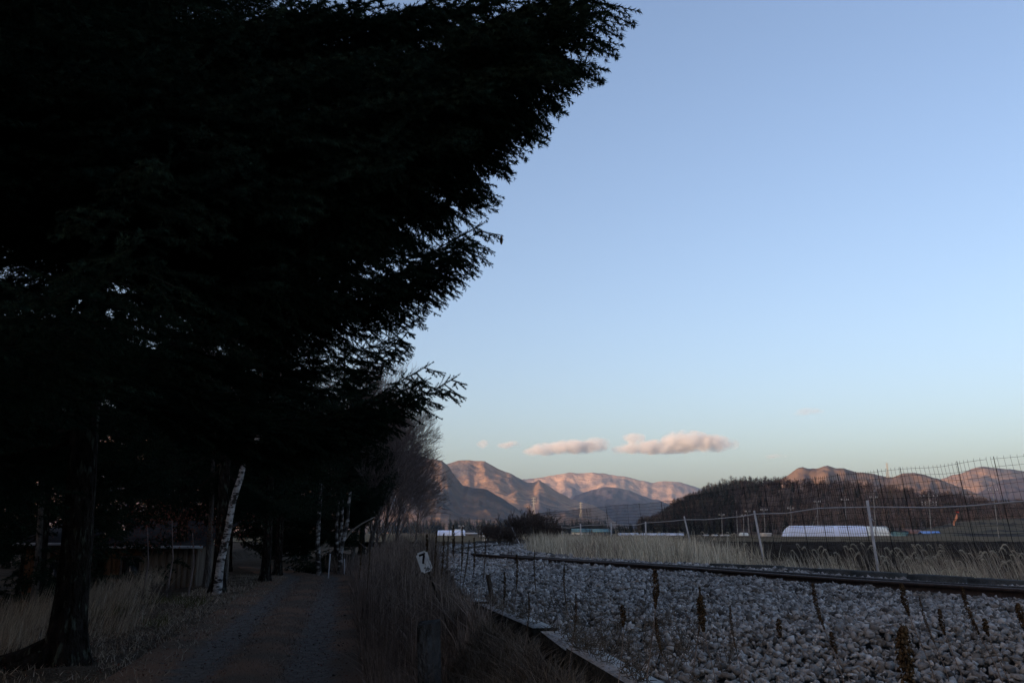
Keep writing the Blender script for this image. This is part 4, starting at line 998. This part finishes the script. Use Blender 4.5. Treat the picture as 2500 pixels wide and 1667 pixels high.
# ------------------------------------------------------------------ spruces
def make_bough(r, L, sec_sp, sec_len, shoot_sp, shoot_len, npm, nlen, nw, droop=.22, upturn=.18, bare=.12):
    """returns (twig V,F), (needle V,F); bough grows along +X"""
    segP0, segP1, sr0, sr1 = [], [], [], []; shoots = []
    ph = r.uniform(0, 6.28); ph2 = r.uniform(0, 6.28)
    def main(t): return np.array([t * L, .04 * L * math.sin(t * 5 + ph) * t + .012 * L * math.sin(t * 17 + ph2), -droop * L * math.sin(math.pi * min(1, t * .75)) + upturn * L * t ** 3 + .01 * L * math.sin(t * 14 + ph)])
    N = 14; pr = main(0)
    for k in range(1, N + 1):
        p = main(k / N); segP0.append(pr); segP1.append(p); sr0.append(.009 * L * (1 - (k - 1) / N) ** 1.6 + .002); sr1.append(.009 * L * (1 - k / N) ** 1.6 + .002); pr = p
    s = bare * L; side = 1
    while s < L * .985:
        t = s / L; base = main(t); side = -side
        ln = sec_len * (min(1, (t - bare) / .22 + .35)) * (1 - t) ** .62 * r.uniform(.7, 1.15) + .12
        ang = rad(r.uniform(42, 68)) * side; tilt = r.uniform(-.42, .05)
        d = np.array([math.cos(ang), math.sin(ang), tilt]); d /= np.linalg.norm(d)
        m = max(2, int(ln / shoot_sp)); p = base.copy(); dd = d.copy(); sd = 1
        for j in range(m):
            dd = dd + np.array([.03, 0, -.05 + .1 * (j / m)]) + np.array([r.gauss(0, .03), r.gauss(0, .03), r.gauss(0, .03)]); dd /= np.linalg.norm(dd)
            q = p + dd * ln / m
            segP0.append(p); segP1.append(q); w = .0045 * (1 - .7 * j / m) * (1 + .12 * L); sr0.append(w); sr1.append(w * .8)
            if j > 0 or t > .35: shoots.append((p, q))
            for sg in ((1, -1) if r.random() < .75 else (sd,)):
                f = 1 - .75 * j / m; sl = shoot_len * f * r.uniform(.55, 1.25)
                a_ = rad(r.uniform(38, 60)) * sg; c_, s_ = math.cos(a_), math.sin(a_)
                e = np.array([dd[0] * c_ - dd[1] * s_, dd[0] * s_ + dd[1] * c_, dd[2] + r.uniform(-.45, .12)]); e /= np.linalg.norm(e)
                e2 = q + e * sl
                if sl > shoot_len * .5:
                    for kk in (.3, .6):
                        a3 = rad(r.uniform(35, 60)) * r.choice((1, -1)); c3, s3 = math.cos(a3), math.sin(a3); b3 = q + e * sl * kk
                        f3 = np.array([e[0] * c3 - e[1] * s3, e[0] * s3 + e[1] * c3, e[2] + r.uniform(-.5, .1)]); f3 /= np.linalg.norm(f3); shoots.append((b3, b3 + f3 * sl * .55))
                segP0.append(q); segP1.append(e2); sr0.append(.0022); sr1.append(.0012); shoots.append((q, e2))
            sd = -sd; p = q
        shoots.append((p, p + dd * shoot_len * .5))
        if t > .25:
            shoots.append((base, main(min(1, t + .03))))
            for _q in range(2):
                e = np.array([r.uniform(.3, 1), r.uniform(-.7, .7), r.uniform(.1, .9)]); e /= np.linalg.norm(e); shoots.append((base, base + e * shoot_len * r.uniform(.3, .75)))
        s += sec_sp * r.uniform(.7, 1.3) * .5
    A = np.array([a for a, b in shoots]); B = np.array([b for a, b in shoots]); ln = np.linalg.norm(B - A, axis=1)
    cnt = np.maximum(3, (ln * npm).astype(int)); idx = np.repeat(np.arange(len(A)), cnt); n = len(idx)
    rg = np.random.default_rng(r.randrange(1 << 30)); t = rg.uniform(0, 1, n)[:, None]
    P = A[idx] * (1 - t) + B[idx] * t; d = (B - A)[idx] / ln[idx][:, None]
    ref = np.tile(np.array([[0.02, 0.01, 1.]]), (n, 1)); a_ = np.cross(d, ref); a_ /= np.maximum(np.linalg.norm(a_, axis=1, keepdims=True), 1e-6); b_ = np.cross(a_, d)
    th = rg.uniform(0, 2 * math.pi, n)[:, None]; o = a_ * np.cos(th) + b_ * np.sin(th) * .8; nd = d * .6 + o; nd /= np.linalg.norm(nd, axis=1, keepdims=True)
    l = nlen * rg.uniform(.7, 1.15, n)[:, None]; wv = np.cross(nd, d); wv /= np.maximum(np.linalg.norm(wv, axis=1, keepdims=True), 1e-6)
    V = np.stack([P - wv * nw, P + wv * nw, P + nd * l], 1).reshape(-1, 3)
    return tubes(segP0, segP1, sr0, sr1, 3), (V, np.arange(3 * n).reshape(-1, 3))
def bough_mesh(*a, **k):
    tw, nd = make_bough(*a, **k); V, F = join([tw, nd]); me = mesh_of("bough", V, F, M['twig'])
    me.materials.append(M['needles']); mi = np.zeros(len(me.polygons), np.int32)
    tri = np.zeros(len(me.polygons), np.int32); me.polygons.foreach_get('loop_total', tri); mi[tri == 3] = 1
    me.polygons.foreach_set('material_index', mi); return me
rb = random.Random(5)
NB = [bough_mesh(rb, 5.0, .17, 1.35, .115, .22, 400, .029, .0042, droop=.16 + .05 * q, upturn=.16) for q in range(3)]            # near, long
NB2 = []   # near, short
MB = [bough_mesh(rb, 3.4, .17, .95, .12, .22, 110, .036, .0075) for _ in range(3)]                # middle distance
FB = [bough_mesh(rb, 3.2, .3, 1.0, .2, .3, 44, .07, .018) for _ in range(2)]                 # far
SIL = [(-300, 1760), (0, 1630), (27, 1600), (41, 1563), (109, 1530), (124, 1538), (150, 1512), (160, 1430), (187, 1436), (218, 1365), (226, 1310), (250, 1350), (300, 1391), (316, 1325), (347, 1271), (358, 1200), (379, 1290), (408, 1250), (437, 1205), (459, 1230), (470, 1185), (500, 1233), (515, 1125), (530, 1115), (547, 1170), (579, 1229), (619, 1202), (663, 1141), (700, 1135), (753, 1079), (785, 1030), (811, 1030), (835, 985), (848, 1068), (887, 1068), (905, 1063), (925, 1121), (949, 1099), (994, 1081), (1029, 1059), (1040, 985), (1083, 956), (1165, 972), (1185, 978), (1225, 938), (1290, 890), (1400, 840)]
SY_ = np.array([q[0] for q in SIL], float); SX_ = np.array([q[1] for q in SIL], float)
SAMPLE = {}
GAPS = [(865, 55, 40, 20), (865, 195, 46, 46), (775, 262, 22, 12), (565, 312, 22, 9), (35, 75, 30, 16), (330, 702, 16, 11), (372, 845, 11, 7), (790, 745, 30, 26), (840, 880, 40, 14)]      # openings where the sky shows between the boughs
def overhang(o_loc, rot, scale, ms, birch=False):
    """share of a bough that would reach past the crowns' outline or hide the birch"""
    if ms.name not in SAMPLE:
        co = np.zeros(len(ms.vertices) * 3, np.float32); ms.vertices.foreach_get('co', co); co = co.reshape(-1, 3)
        SAMPLE[ms.name] = co[np.random.default_rng(1).integers(0, len(co), 1000)]
    V = SAMPLE[ms.name] * np.array(scale); Rm = np.array(rot.to_matrix()); P = V @ Rm.T + np.array(o_loc)
    z = P[:, 2] - CAM_Z; f = P[:, 1] * CP + z * SP; w = -P[:, 1] * SP + z * CP; ok = f > .3
    if not ok.any(): return 0, 0
    px = 1250 + 2200 * P[ok, 0] / f[ok]; py = 833.5 - 2200 * w[ok] / f[ok]
    over = ((px > np.interp(py, SY_, SX_) + 8) & (py > -60) & (py < 1400)).sum() / 1000
    bx_ = np.interp(py, [1030, 1085, 1140, 1195, 1250, 1330, 1452], [655, 618, 592, 578, 563, 548, 527]); hid = ((np.abs(px - bx_) < 20) & (py > 1040) & (py < 1450) & (P[ok, 1] < 27)).sum() / 1000
    for hx, hy, ha, hb in GAPS: hid += 3 * (((px - hx) / ha) ** 2 + ((py - hy) / hb) ** 2 < 1).sum() / 1000
    low = ((py > 1240) & (px > 330) & (P[ok, 1] < 26)).sum() / 1000
    return over + low, hid
def inside(p, slack=0):
    q = proj(p)
    if q is None: return True
    x, y = q
    if y < -30: return x < 1640 + slack
    if y > 1400: return True
    return x < np.interp(y, [s[0] for s in SIL], [s[1] for s in SIL]) + slack
def trunk_mesh(r, H, r0, flare=.0, m='bark', lean=(0, 0), n=14):
    V, F = [], []; K = 18
    lv = [0, .05, .12, .25, .5, .9, 1.6] + list(np.linspace(2.5, H, 8))
    for z in lv:
        t = z / H; rr = r0 * (1 - .85 * t) * (1 + flare * math.exp(-z / .28))
        for k in range(K):
            a_ = 2 * math.pi * k / K; f = 1 + .10 * math.exp(-z / .5) * math.sin(a_ * 5 + 1) * (1 + flare) + .05 * noise.noise(Vector((math.cos(a_) * 2, math.sin(a_) * 2, z * 2)))
            V.append((math.cos(a_) * rr * f + lean[0] * z + .03 * math.sin(z), math.sin(a_) * rr * f + lean[1] * z, z - .15 if z == 0 else z))
    for i in range(len(lv) - 1):
        for k in range(K): F.append((i * K + k, i * K + (k + 1) % K, (i + 1) * K + (k + 1) % K, (i + 1) * K + k))
    return mesh_of("trunk", V, np.array(F), M[m], True)
NB_COUNT = 0
def spruce(x, y, H, r0, Rc, zb, n, meshes, L0, label, seed, z0=None, lean=(0, 0), tips=(), group="spruces in the row along the path", flare=.5, bias=0.):
    global NB_COUNT
    r = random.Random(seed); z0 = gz(x, y) if z0 is None else z0
    root = empty("spruce_tree", (x, y, z0), label=label, cat="tree", group=group)
    link("trunk", trunk_mesh(r, H, r0, flare, 'bark', lean), root)
    from mathutils import Euler
    base0 = Vector((x, y, z0))
    for tpx, tpy, tD, zh0 in tips:
        zh0 = int(zh0 == 1)
        t = atD(tpx - 8 * (1 - zh0), tpy, tD) - base0; zh = t.z + r.uniform(.1, .9); b = Vector((lean[0] * zh, lean[1] * zh, zh)); d = t - b; L = d.length
        az = math.atan2(d.y, d.x); ms = meshes[r.randrange(len(meshes))]; el = math.asin(max(-1, min(1, d.z / L))) - .02
        for sh in range(14):
            s = L / L0; sc = (s, max(.75, s), s); e = Euler((0, -el, az))
            if overhang(base0 + b, e, sc, ms)[0] < (.0045, .02)[zh0]: break
            L *= .97
        o = link("bough", ms, root, tuple(b)); o.rotation_euler = e; o.scale = sc
    k = 0; tries = 0
    while k < n and tries < n * 5:
        tries += 1
        t = r.random() ** .9; zh = zb + (H - zb) * t * .97; az = r.uniform(0, 2 * math.pi)
        if bias and r.random() < bias: az = r.uniform(-1.2, 1.2)
        L = (Rc * (1 - t) ** .75 + .4) * r.uniform(.7, 1.05); el = rad(r.uniform(-16, 12)) + t * .35
        ok = False; b = Vector((lean[0] * zh, lean[1] * zh, zh)); ms = meshes[r.randrange(len(meshes))]; rx = r.uniform(-.25, .25)
        for sh in range(8):
            d = Vector((math.cos(az) * math.cos(el), math.sin(az) * math.cos(el), math.sin(el))); tip = base0 + b + d * L
            s = L / L0; e = Euler((rx, -el, az)); ov, hid = overhang(base0 + b, e, (s, s, s), ms)
            if hid > .012: break
            if ov < .0035 and (tip - Vector((0, 0, CAM_Z))).length > 3.8: ok = True; break
            L *= .85
        if not ok or L < .5: continue
        o = link("bough", ms, root, tuple(b)); o.rotation_euler = e; o.scale = (s, s, s); k += 1; NB_COUNT += 1
    return root
near_tips = [(1625, 8, 4.9, 1), (1600, -60, 5.2, 0), (1540, -90, 5.4, 0), (1460, -40, 5.5, 0), (1390, -90, 5.6, 0), (1300, -50, 5.8, 0), (1200, -20, 6.0, 0), (1330, 40, 6.0, 0), (1500, -140, 5.0, 0), (1150, 60, 6.2, 0), (1100, -60, 6.0, 0), (1430, 10, 5.2, 0), (1560, 45, 5.2, 0), (1538, 120, 5.2, 0), (1500, 70, 5.4, 0), (1512, 148, 5.4, 0), (1436, 185, 5.6, 0), (1365, 216, 6.0, 0), (1391, 300, 6.2, 0), (1366, 256, 6.3, 0), (1270, 345, 6.5, 0), (1290, 380, 7.0, 0), (1200, 300, 6.2, 0), (1400, 100, 5.6, 0), (1300, 150, 6.4, 0), (1200, 200, 6.6, 0), (1250, -20, 6.4, 0), (1150, 0, 6.8, 0), (1050, 20, 7, 0), (1350, 0, 6.2, 0), (1000, 80, 7.4, 0), (1100, 130, 7.2, 0), (1450, 60, 5.7, 0), (1250, 90, 6.6, 0), (1350, 110, 6.2, 0), (1050, 220, 7.6, 0), (1150, 260, 7.4, 0), (1480, 30, 5.3, 0), (1520, 0, 5.1, 0)]
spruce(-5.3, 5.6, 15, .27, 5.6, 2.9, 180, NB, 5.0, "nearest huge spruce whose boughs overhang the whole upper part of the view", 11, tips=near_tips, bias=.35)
t1_tips = [(1233, 500, 11.5, 0), (1248, 410, 11, 0), (1229, 460, 11.2, 0), (1229, 576, 11.8, 1), (1205, 615, 12, 0), (1168, 548, 12, 0), (1141, 663, 12.2, 0), (1135, 697, 12.2, 0), (1079, 752, 12.6, 0), (1030, 808, 12.8, 0), (996, 830, 12.8, 0), (1068, 850, 12.6, 0), (1066, 888, 12.4, 0), (1121, 925, 12.6, 1), (1099, 950, 12.4, 0), (1081, 993, 12.8, 0), (1059, 1029, 13, 0), (1180, 540, 11.8, 0), (1100, 640, 12.4, 0), (1150, 600, 11.4, 0)]
spruce(-5.95, 12.6, 17, .215, 5.2, 3.0, 175, NB, 5.0, "big spruce with a lichened trunk and spreading roots beside the path", 12, tips=t1_tips, lean=(-.012, 0), flare=.6, bias=.3)
spruce(-9.0, 10.2, 16, .2, 4.4, 3.0, 125, MB, 3.4, "spruce standing left of and behind the big lichened trunk", 13)
spruce(-9.3, 19.5, 17, .2, 4.3, 2.8, 150, MB, 3.4, "tall spruce behind the big lichened trunk, before the wooden sheds", 14, bias=.25)
spruce(-8.6, 27.2, 17, .19, 3.9, 3.4, 140, MB, 3.4, "spruce with a straight grey trunk close behind the leaning birch", 15, tips=[(1010, 905, 24, 3.6)], bias=.3)
spruce(-11.3, 31.5, 17, .2, 4.0, 3.2, 90, FB, 3.2, "spruce with a pale straight trunk left of the leaning birch", 16)
spruce(-8.9, 33.5, 16, .17, 3.6, 2.9, 100, FB, 3.2, "slim spruce second behind the leaning birch at the path edge", 17)
spruce(-9.6, 38, 15, .16, 3.6, 3.0, 110, FB, 3.2, "spruce at the left of the far path end", 18)
spruce(-8.3, 44, 11, .18, 5.0, .5, 260, MB, 3.4, "lower branching dark spruce closing the far end of the path", 19, tips=[(975, 1230, 42, 1.6), (965, 1160, 42, 3.2), (955, 1110, 43, 4.2), (960, 1195, 42, 2.4)], bias=.35)
spruce(-8.8, 54, 12, .17, 4.3, .8, 120, FB, 3.2, "farthest spruce of the row beside the bare trees", 20, bias=.2)
back = [(-12.5, 15), (-19, 48), (-25, 52), (-31, 40), (-30, 55), (-34, 48), (-22, 60), (-16, 62), (-26, 20), (-30, 28), (-14.5, 21.5), (-13.5, 26.5), (-17, 17), (-18, 29), (-15, 36), (-21, 24), (-20, 38), (-13.5, 44), (-24, 33), (-17.5, 50), (-27, 44), (-12.8, 57)]
for k, (x, y) in enumerate(back):
    spruce(x, y, 14 + R.uniform(-1, 3), .17, 3.6, (1.2 if y > 22 else 2.2) + (k % 3) * .4, 105, FB if k > 1 else MB, 3.2, "dark spruce deep in the wood left of the path, one among many trunks", 40 + k, group="spruces deep in the wood")
# bare lower trunks in the wood
r_ = random.Random(77)
for k in range(26):
    y = r_.uniform(22, 60); x = path_c(y) - r_.uniform(2.2, 14)
    if 235 < 1250 + x / y * 2200 < 500: continue
    o = empty("bare_tree", (x, y, gz(x, y)), label="thin bare trunk standing in the dark wood left of the path", cat="tree", group="thin bare trunks in the wood")
    link("trunk", trunk_mesh(r_, r_.uniform(7, 11), r_.uniform(.07, .13), .3, 'greybark', (r_.uniform(-.03, .03), 0)), o)
# roots of the big spruce
sp = bpy.data.objects["spruce_tree.001"]
for az, L in ((3.2, 1.9), (2.7, 1.2), (3.9, 1.2), (5.0, .5), (1.3, .7)):
    pts = [(math.cos(az) * q * L, math.sin(az) * q * L, .30 * math.exp(-q * 3.2) - .02 - .1 * q) for q in (.12, .3, .5, .75, 1.0)]
    V, F = path_tube(pts, [.17, .12, .085, .055, .03], 8); link("root", mesh_of("root", V, F, M['bark'], True), sp)
# the cone on the longest bough
cn = atD(1224, 586, 11.8)
cone = empty("spruce_cone", tuple(cn), label="single brown cone hanging from the tip of a bough against the sky", cat="cone")
V, F = path_tube([(0, 0, .055), (0, 0, .045), (0, 0, .02), (0, 0, -.02), (0, 0, -.05), (0, 0, -.066)], [.004, .014, .021, .022, .015, .004], 10); link("cone_body", mesh_of("cone_body", V, F, M['plankwarm'], True), cone)

# ------------------------------------------------------------------ birches and bare trees
def grow(r, L, lv, spread, up, n_ch, r0, taper=.62, tw=.004, gravity=0.):
    P0, P1, a, b = [], [], [], []
    def rec(p, d, L, rr, lev):
        k = 4; q = p
        for i in range(k):
            d = (d + Vector((r.gauss(0, .09), r.gauss(0, .09), r.gauss(0, .07) + up * .05 - gravity * (lv - lev) * .03))).normalized(); e = q + d * L / k
            ra = rr * (1 - .12 * i); rb_ = rr * (1 - .12 * (i + 1)); P0.append(tuple(q)); P1.append(tuple(e)); a.append(max(ra, tw)); b.append(max(rb_, tw * .8))
            if lev > 0 and i >= 1:
                for _ in range(n_ch if i < k - 1 else n_ch + 1):
                    az = r.uniform(0, 6.28); sp = spread * r.uniform(.6, 1.3); ref = d.orthogonal().normalized(); o = Matrix.Rotation(az, 3, d) @ ref
                    nd = (d * math.cos(sp) + o * math.sin(sp)).normalized(); rec(e, nd, L * taper * r.uniform(.75, 1.15), rr * .5, lev - 1)
            q = e
    rec(Vector((0, 0, 0)), Vector((0, 0, 1)), L, r0, lv)
    return tubes(P0, P1, a, b, 3)
rt = random.Random(9)
bare = [grow(rt, 3.2, 4, .5, 1.5, 1, .05, tw=.0095, taper=.66) for _ in range(3)]
bmesh_ = [mesh_of("branches", V, F, M['bare']) for V, F in bare]
def bare_tree(x, y, H, lean, label, k, m='greybark', r0=.1):
    H *= .84; z0 = gz(x, y); o = empty("bare_tree", (x, y, z0), label=label, cat="tree", group="bare trees beyond the end of the path")
    link("trunk", trunk_mesh(rt, H * .75, r0, .2, m, lean), o)
    for q in range(26):
        zz = H * (.03 + .029 * q); c = link("branches", bmesh_[(k + q) % 3], o, (lean[0] * zz, lean[1] * zz, zz)); s = H / 8.5 * (.95 - .012 * q)
        az = q * 2.4 + k; tl = rt.uniform(.25, .75) if q < 25 else .1; c.rotation_euler = (tl * math.cos(az), tl * math.sin(az) + lean[0], az); c.scale = (s, s, s)
for k, (px, D, H, lean, lb) in enumerate([(905, 44, 8.0, (.22, 0), "bare tree leaning right out over the bank beyond the path end"), (940, 52, 8.4, (.12, 0), "bare twiggy tree with a rounded crown before the left mountain"), (972, 58, 7.0, (.10, 0), "bare tree rightmost of the group before the left mountain"), (870, 50, 10.5, (.1, 0), "taller bare tree rising behind the last spruces"), (925, 66, 9.6, (.08, 0), "bare tree at the back of the group beyond the path end"), (1018, 75, 5.6, (.1, 0), "low bare tree standing apart near the railway bend")]):
    bare_tree((px - 1250) / 2200 * D, D, H, lean, lb, k)
link("pale_branch", mesh_of("pale_branch", *path_tube([tuple(atD(835, 1325, 40)), tuple(atD(858, 1295, 39.8)), tuple(atD(885, 1277, 39.5)), tuple(atD(914, 1262, 39.2))], [.045, .04, .03, .015], 6), M['pale'], True), label="pale broken branch slanting up from the far birch", cat="branch")
def birch(pts, radii, lb, D, twigs=True, bm_='birchgrey'):
    P = [atD(a, b, D + 0 * c) for a, b, c in pts]; b0 = P[0].copy(); b0.z = gz(b0.x, b0.y) - .1
    o = empty("birch_tree", tuple(b0), label=lb, cat="tree", group="white birches along the path")
    L = [Vector((0, 0, 0))] + [p - b0 for p in P[1:]]; fine, rf = [], []
    for i in range(len(L) - 1):
        for k in range(4):
            t = k / 4; fine.append(tuple(L[i].lerp(L[i + 1], t) + Vector((.02 * math.sin(i * 3 + k), 0, 0)))); rf.append(radii[i] * (1 - t) + radii[i + 1] * t)
    fine.append(tuple(L[-1])); rf.append(radii[-1]); V, F = path_tube(fine, rf, 12); link("trunk", mesh_of("trunk", V, F, M[bm_], True), o)
    if twigs:
        for q in range(4):
            i = len(L) - 1; c = link("branches", bmesh_[q % 3], o, tuple(L[i].lerp(L[i - 1], q * .25))); c.rotation_euler = (rt.uniform(-.7, .7), rt.uniform(-.2, .8), q * 1.7); c.scale = (.8,) * 3
birch([(527, 1452, 0), (535, 1400, 0), (548, 1330, 0), (563, 1250, 0), (578, 1195, 0), (592, 1140, 0), (618, 1085, 0), (655, 1030, 0)], [.14, .12, .11, .10, .095, .085, .07, .05], "leaning white birch, nearest and largest of the birches", 27, True, 'birch')
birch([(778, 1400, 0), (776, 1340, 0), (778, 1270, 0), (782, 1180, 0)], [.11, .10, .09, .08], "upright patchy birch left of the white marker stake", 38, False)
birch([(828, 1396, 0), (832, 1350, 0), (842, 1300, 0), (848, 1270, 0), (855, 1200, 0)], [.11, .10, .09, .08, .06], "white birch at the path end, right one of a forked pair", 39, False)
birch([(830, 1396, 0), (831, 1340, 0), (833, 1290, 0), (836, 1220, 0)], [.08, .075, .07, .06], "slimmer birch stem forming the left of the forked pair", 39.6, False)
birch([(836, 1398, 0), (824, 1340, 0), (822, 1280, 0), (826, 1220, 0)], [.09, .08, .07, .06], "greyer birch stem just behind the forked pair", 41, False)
# dark shrubs by the bend
shr = [grow(rt, .95, 4, .5, 1.6, 1, .03, tw=.008, taper=.68) for _ in range(2)]; shm = [mesh_of("twigs", V, F, M['shrub']) for V, F in shr]
for k, (px, D, s, lb) in enumerate([(1218, 56, .62, "bare dark shrub left of the dense one at the railway bend"), (1270, 60, .95, "dense dark shrub with upright tips at the railway bend"), (1305, 63, 1.0, "dark rounded shrub where the fence net begins"), (1238, 50, .5, "low dark shrub at the foot of the leaning fence end post"), (1335, 68, .7, "small dark shrub behind the far fence net"), (1198, 66, .65, "thin brownish shrub beside the white trackside hut")]):
    x_ = (px - 1250) / 2200 * D; o = empty("shrub", (x_, D, gz(x_, D) - .05), label=lb, cat="shrub", group="dark shrubs at the railway bend")
    for q in range(12):
        c = link("twigs", shm[q % 2], o, (rt.uniform(-.8, .8) * s, rt.uniform(-.6, .6) * s, 0)); c.rotation_euler = (rt.uniform(-.3, .3), rt.uniform(-.3, .3), q * 1.3); c.scale = (s * rt.uniform(.85, 1.15),) * 3
# small dark bush by the verge, left
x_, y_ = atZ(400, 1480, 0).xy; o = empty("shrub", (x_, y_, gz(x_, y_) - .05), label="low dark bush on the left verge between big spruce and birch", cat="shrub")
for q in range(5): c = link("twigs", shm[q % 2], o, (rt.uniform(-.3, .3), rt.uniform(-.3, .3), 0)); c.rotation_euler = (rt.uniform(-.6, .6), rt.uniform(-.6, .6), q * 1.3); c.scale = (.27,) * 3
# reddish leafy twigs under the crowns
for k, (px, py, D, s, lb) in enumerate([(360, 1285, 24, 1.0, "rust red leafy shrub before the shed roof"), (470, 1300, 26, .8, "rust red leafy shrub left of the pale straight trunk"), (420, 1270, 25, .7, "higher rust red leafy twigs between the two shrubs")]):
    p = atD(px, py, D); o = empty("leafy_shrub", (p.x, p.y, gz(p.x, p.y)), label=lb, cat="shrub", group="rust red shrubs before the sheds"); h = p.z - o.location.z
    V, F = path_tube([(0, 0, 0), (.1, 0, h * .5), (0, 0, h)], [.03, .02, .01], 5); link("stem", mesh_of("stem", V, F, M['bare']), o)
    n = 520; c = rng.normal(0, 1, (n, 3)) * np.array([1.1 * s, .6, .38 * s]) + np.array([0, 0, h]); A = c[:, None] + rng.uniform(-1, 1, (n, 3, 3)) * .035
    link("leaves", mesh_of("leaves", A.reshape(-1, 3), np.arange(3 * n).reshape(-1, 3), M['leafred']), o, kind='stuff')

# ------------------------------------------------------------------ wooden sheds in the wood
def shed(pxl, pxr, yt, D, label, cols, windows, seed):
    r = random.Random(seed); a, b = atD(pxl, yt, D), atD(pxr, yt, D); zf = -1.05; ze = a.z
    root = empty("wooden_shed", (a.x, D, zf), label=label, cat="shed", group="wooden sheds in the wood"); L = b.x - a.x; h = ze - zf; dep = 3.5
    V, F = box(.02, L - .02, .06, dep, 0, h - .1); link("wall", mesh_of("wall", V, F, M['plankgrey']), root)
    x = 0
    while x < L - .1:
        w = r.uniform(.16, .24)
        if x + w > L: w = L - x
        if not any(u0 - .02 < x + w / 2 < u1 + .02 for u0, u1, _, _ in windows):
            V, F = box(x + .006, x + w - .006, 0.0 - r.uniform(0, .012), .055, 0, h - .12); link("plank", mesh_of("plank", V, F, M[cols(x / L)]), root)
        x += w
    for u0, u1, z0, z1 in windows:
        f = link("window", mesh_of("window", *join([box(u0, u1, -.02, .05, z1 - .07, z1), box(u0, u1, -.02, .05, z0, z0 + .07), box(u0, u0 + .07, -.02, .05, z0 + .07, z1 - .07), box(u1 - .07, u1, -.02, .05, z0 + .07, z1 - .07)]), M['greybark']), root)
        V, F = box(u0 + .07, u1 - .07, .01, .03, z0 + .07, z1 - .07); link("pane", mesh_of("pane", V, F, M['glass']), f)
        if z0 > .1: V, F = box(u0, u1, -.005, .05, 0, z0 - .01); link("plank", mesh_of("plank", V, F, M['plankwarm']), root)
        V, F = box(u0, u1, -.005, .05, z1 + .005, h - .12); link("plank", mesh_of("plank", V, F, M['plankwarm']), root)
    V = [(-.25, -.35, h - .12), (L + .25, -.35, h - .12), (L + .25, dep + .3, h + .75), (-.25, dep + .3, h + .75)]; V += [(p, q, s + .07) for p, q, s in V]
    rf = link("roof", mesh_of("roof", V, np.array([(0, 3, 2, 1), (4, 5, 6, 7), (1, 2, 6, 5), (2, 3, 7, 6), (3, 0, 4, 7), (0, 1, 5, 4)]), M['darkroof']), root)
    V, F = box(-.25, L + .25, -.39, -.352, h - .13, h - .04); link("eave_strip", mesh_of("eave_strip", V, F, M['tin']), rf)
    return root
shed(66, 186, 1321, 30, "wooden shed with warm brown planks behind the big spruce trunk", lambda u: 'plankwarm' if u < .3 or .62 < u < .8 else 'plankgrey', [(.75, 1.15, .5, 1.9)], 1)
shed(258, 486, 1328, 31, "longer wooden shed with a framed window right of the big spruce", lambda u: 'plankwarm' if u < .3 else 'plankgrey', [(.55, 1.25, .7, 2.0)], 2)

# ------------------------------------------------------------------ haze
me = bpy.data.meshes.new("haze"); hm = bpy.data.materials.new("evening haze"); hm.use_nodes = True; n, l = hm.node_tree.nodes, hm.node_tree.links
n.remove(n["Principled BSDF"]); pv = n.new("ShaderNodeVolumePrincipled"); pv.inputs['Color'].default_value = (.42, .66, 1, 1); pv.inputs['Density'].default_value = 4.2e-5; pv.inputs['Anisotropy'].default_value = .0
l.new(pv.outputs[0], n["Material Output"].inputs['Volume'])
V, F = box(-11600, 11600, -11600, 11600, -16, 760)
link("haze", mesh_of("haze", V, F, hm), label="thin bluish evening haze filling the valley", kind='stuff')
print("boughs", NB_COUNT, "tris", sum(len(m.polygons) for m in bpy.data.meshes))
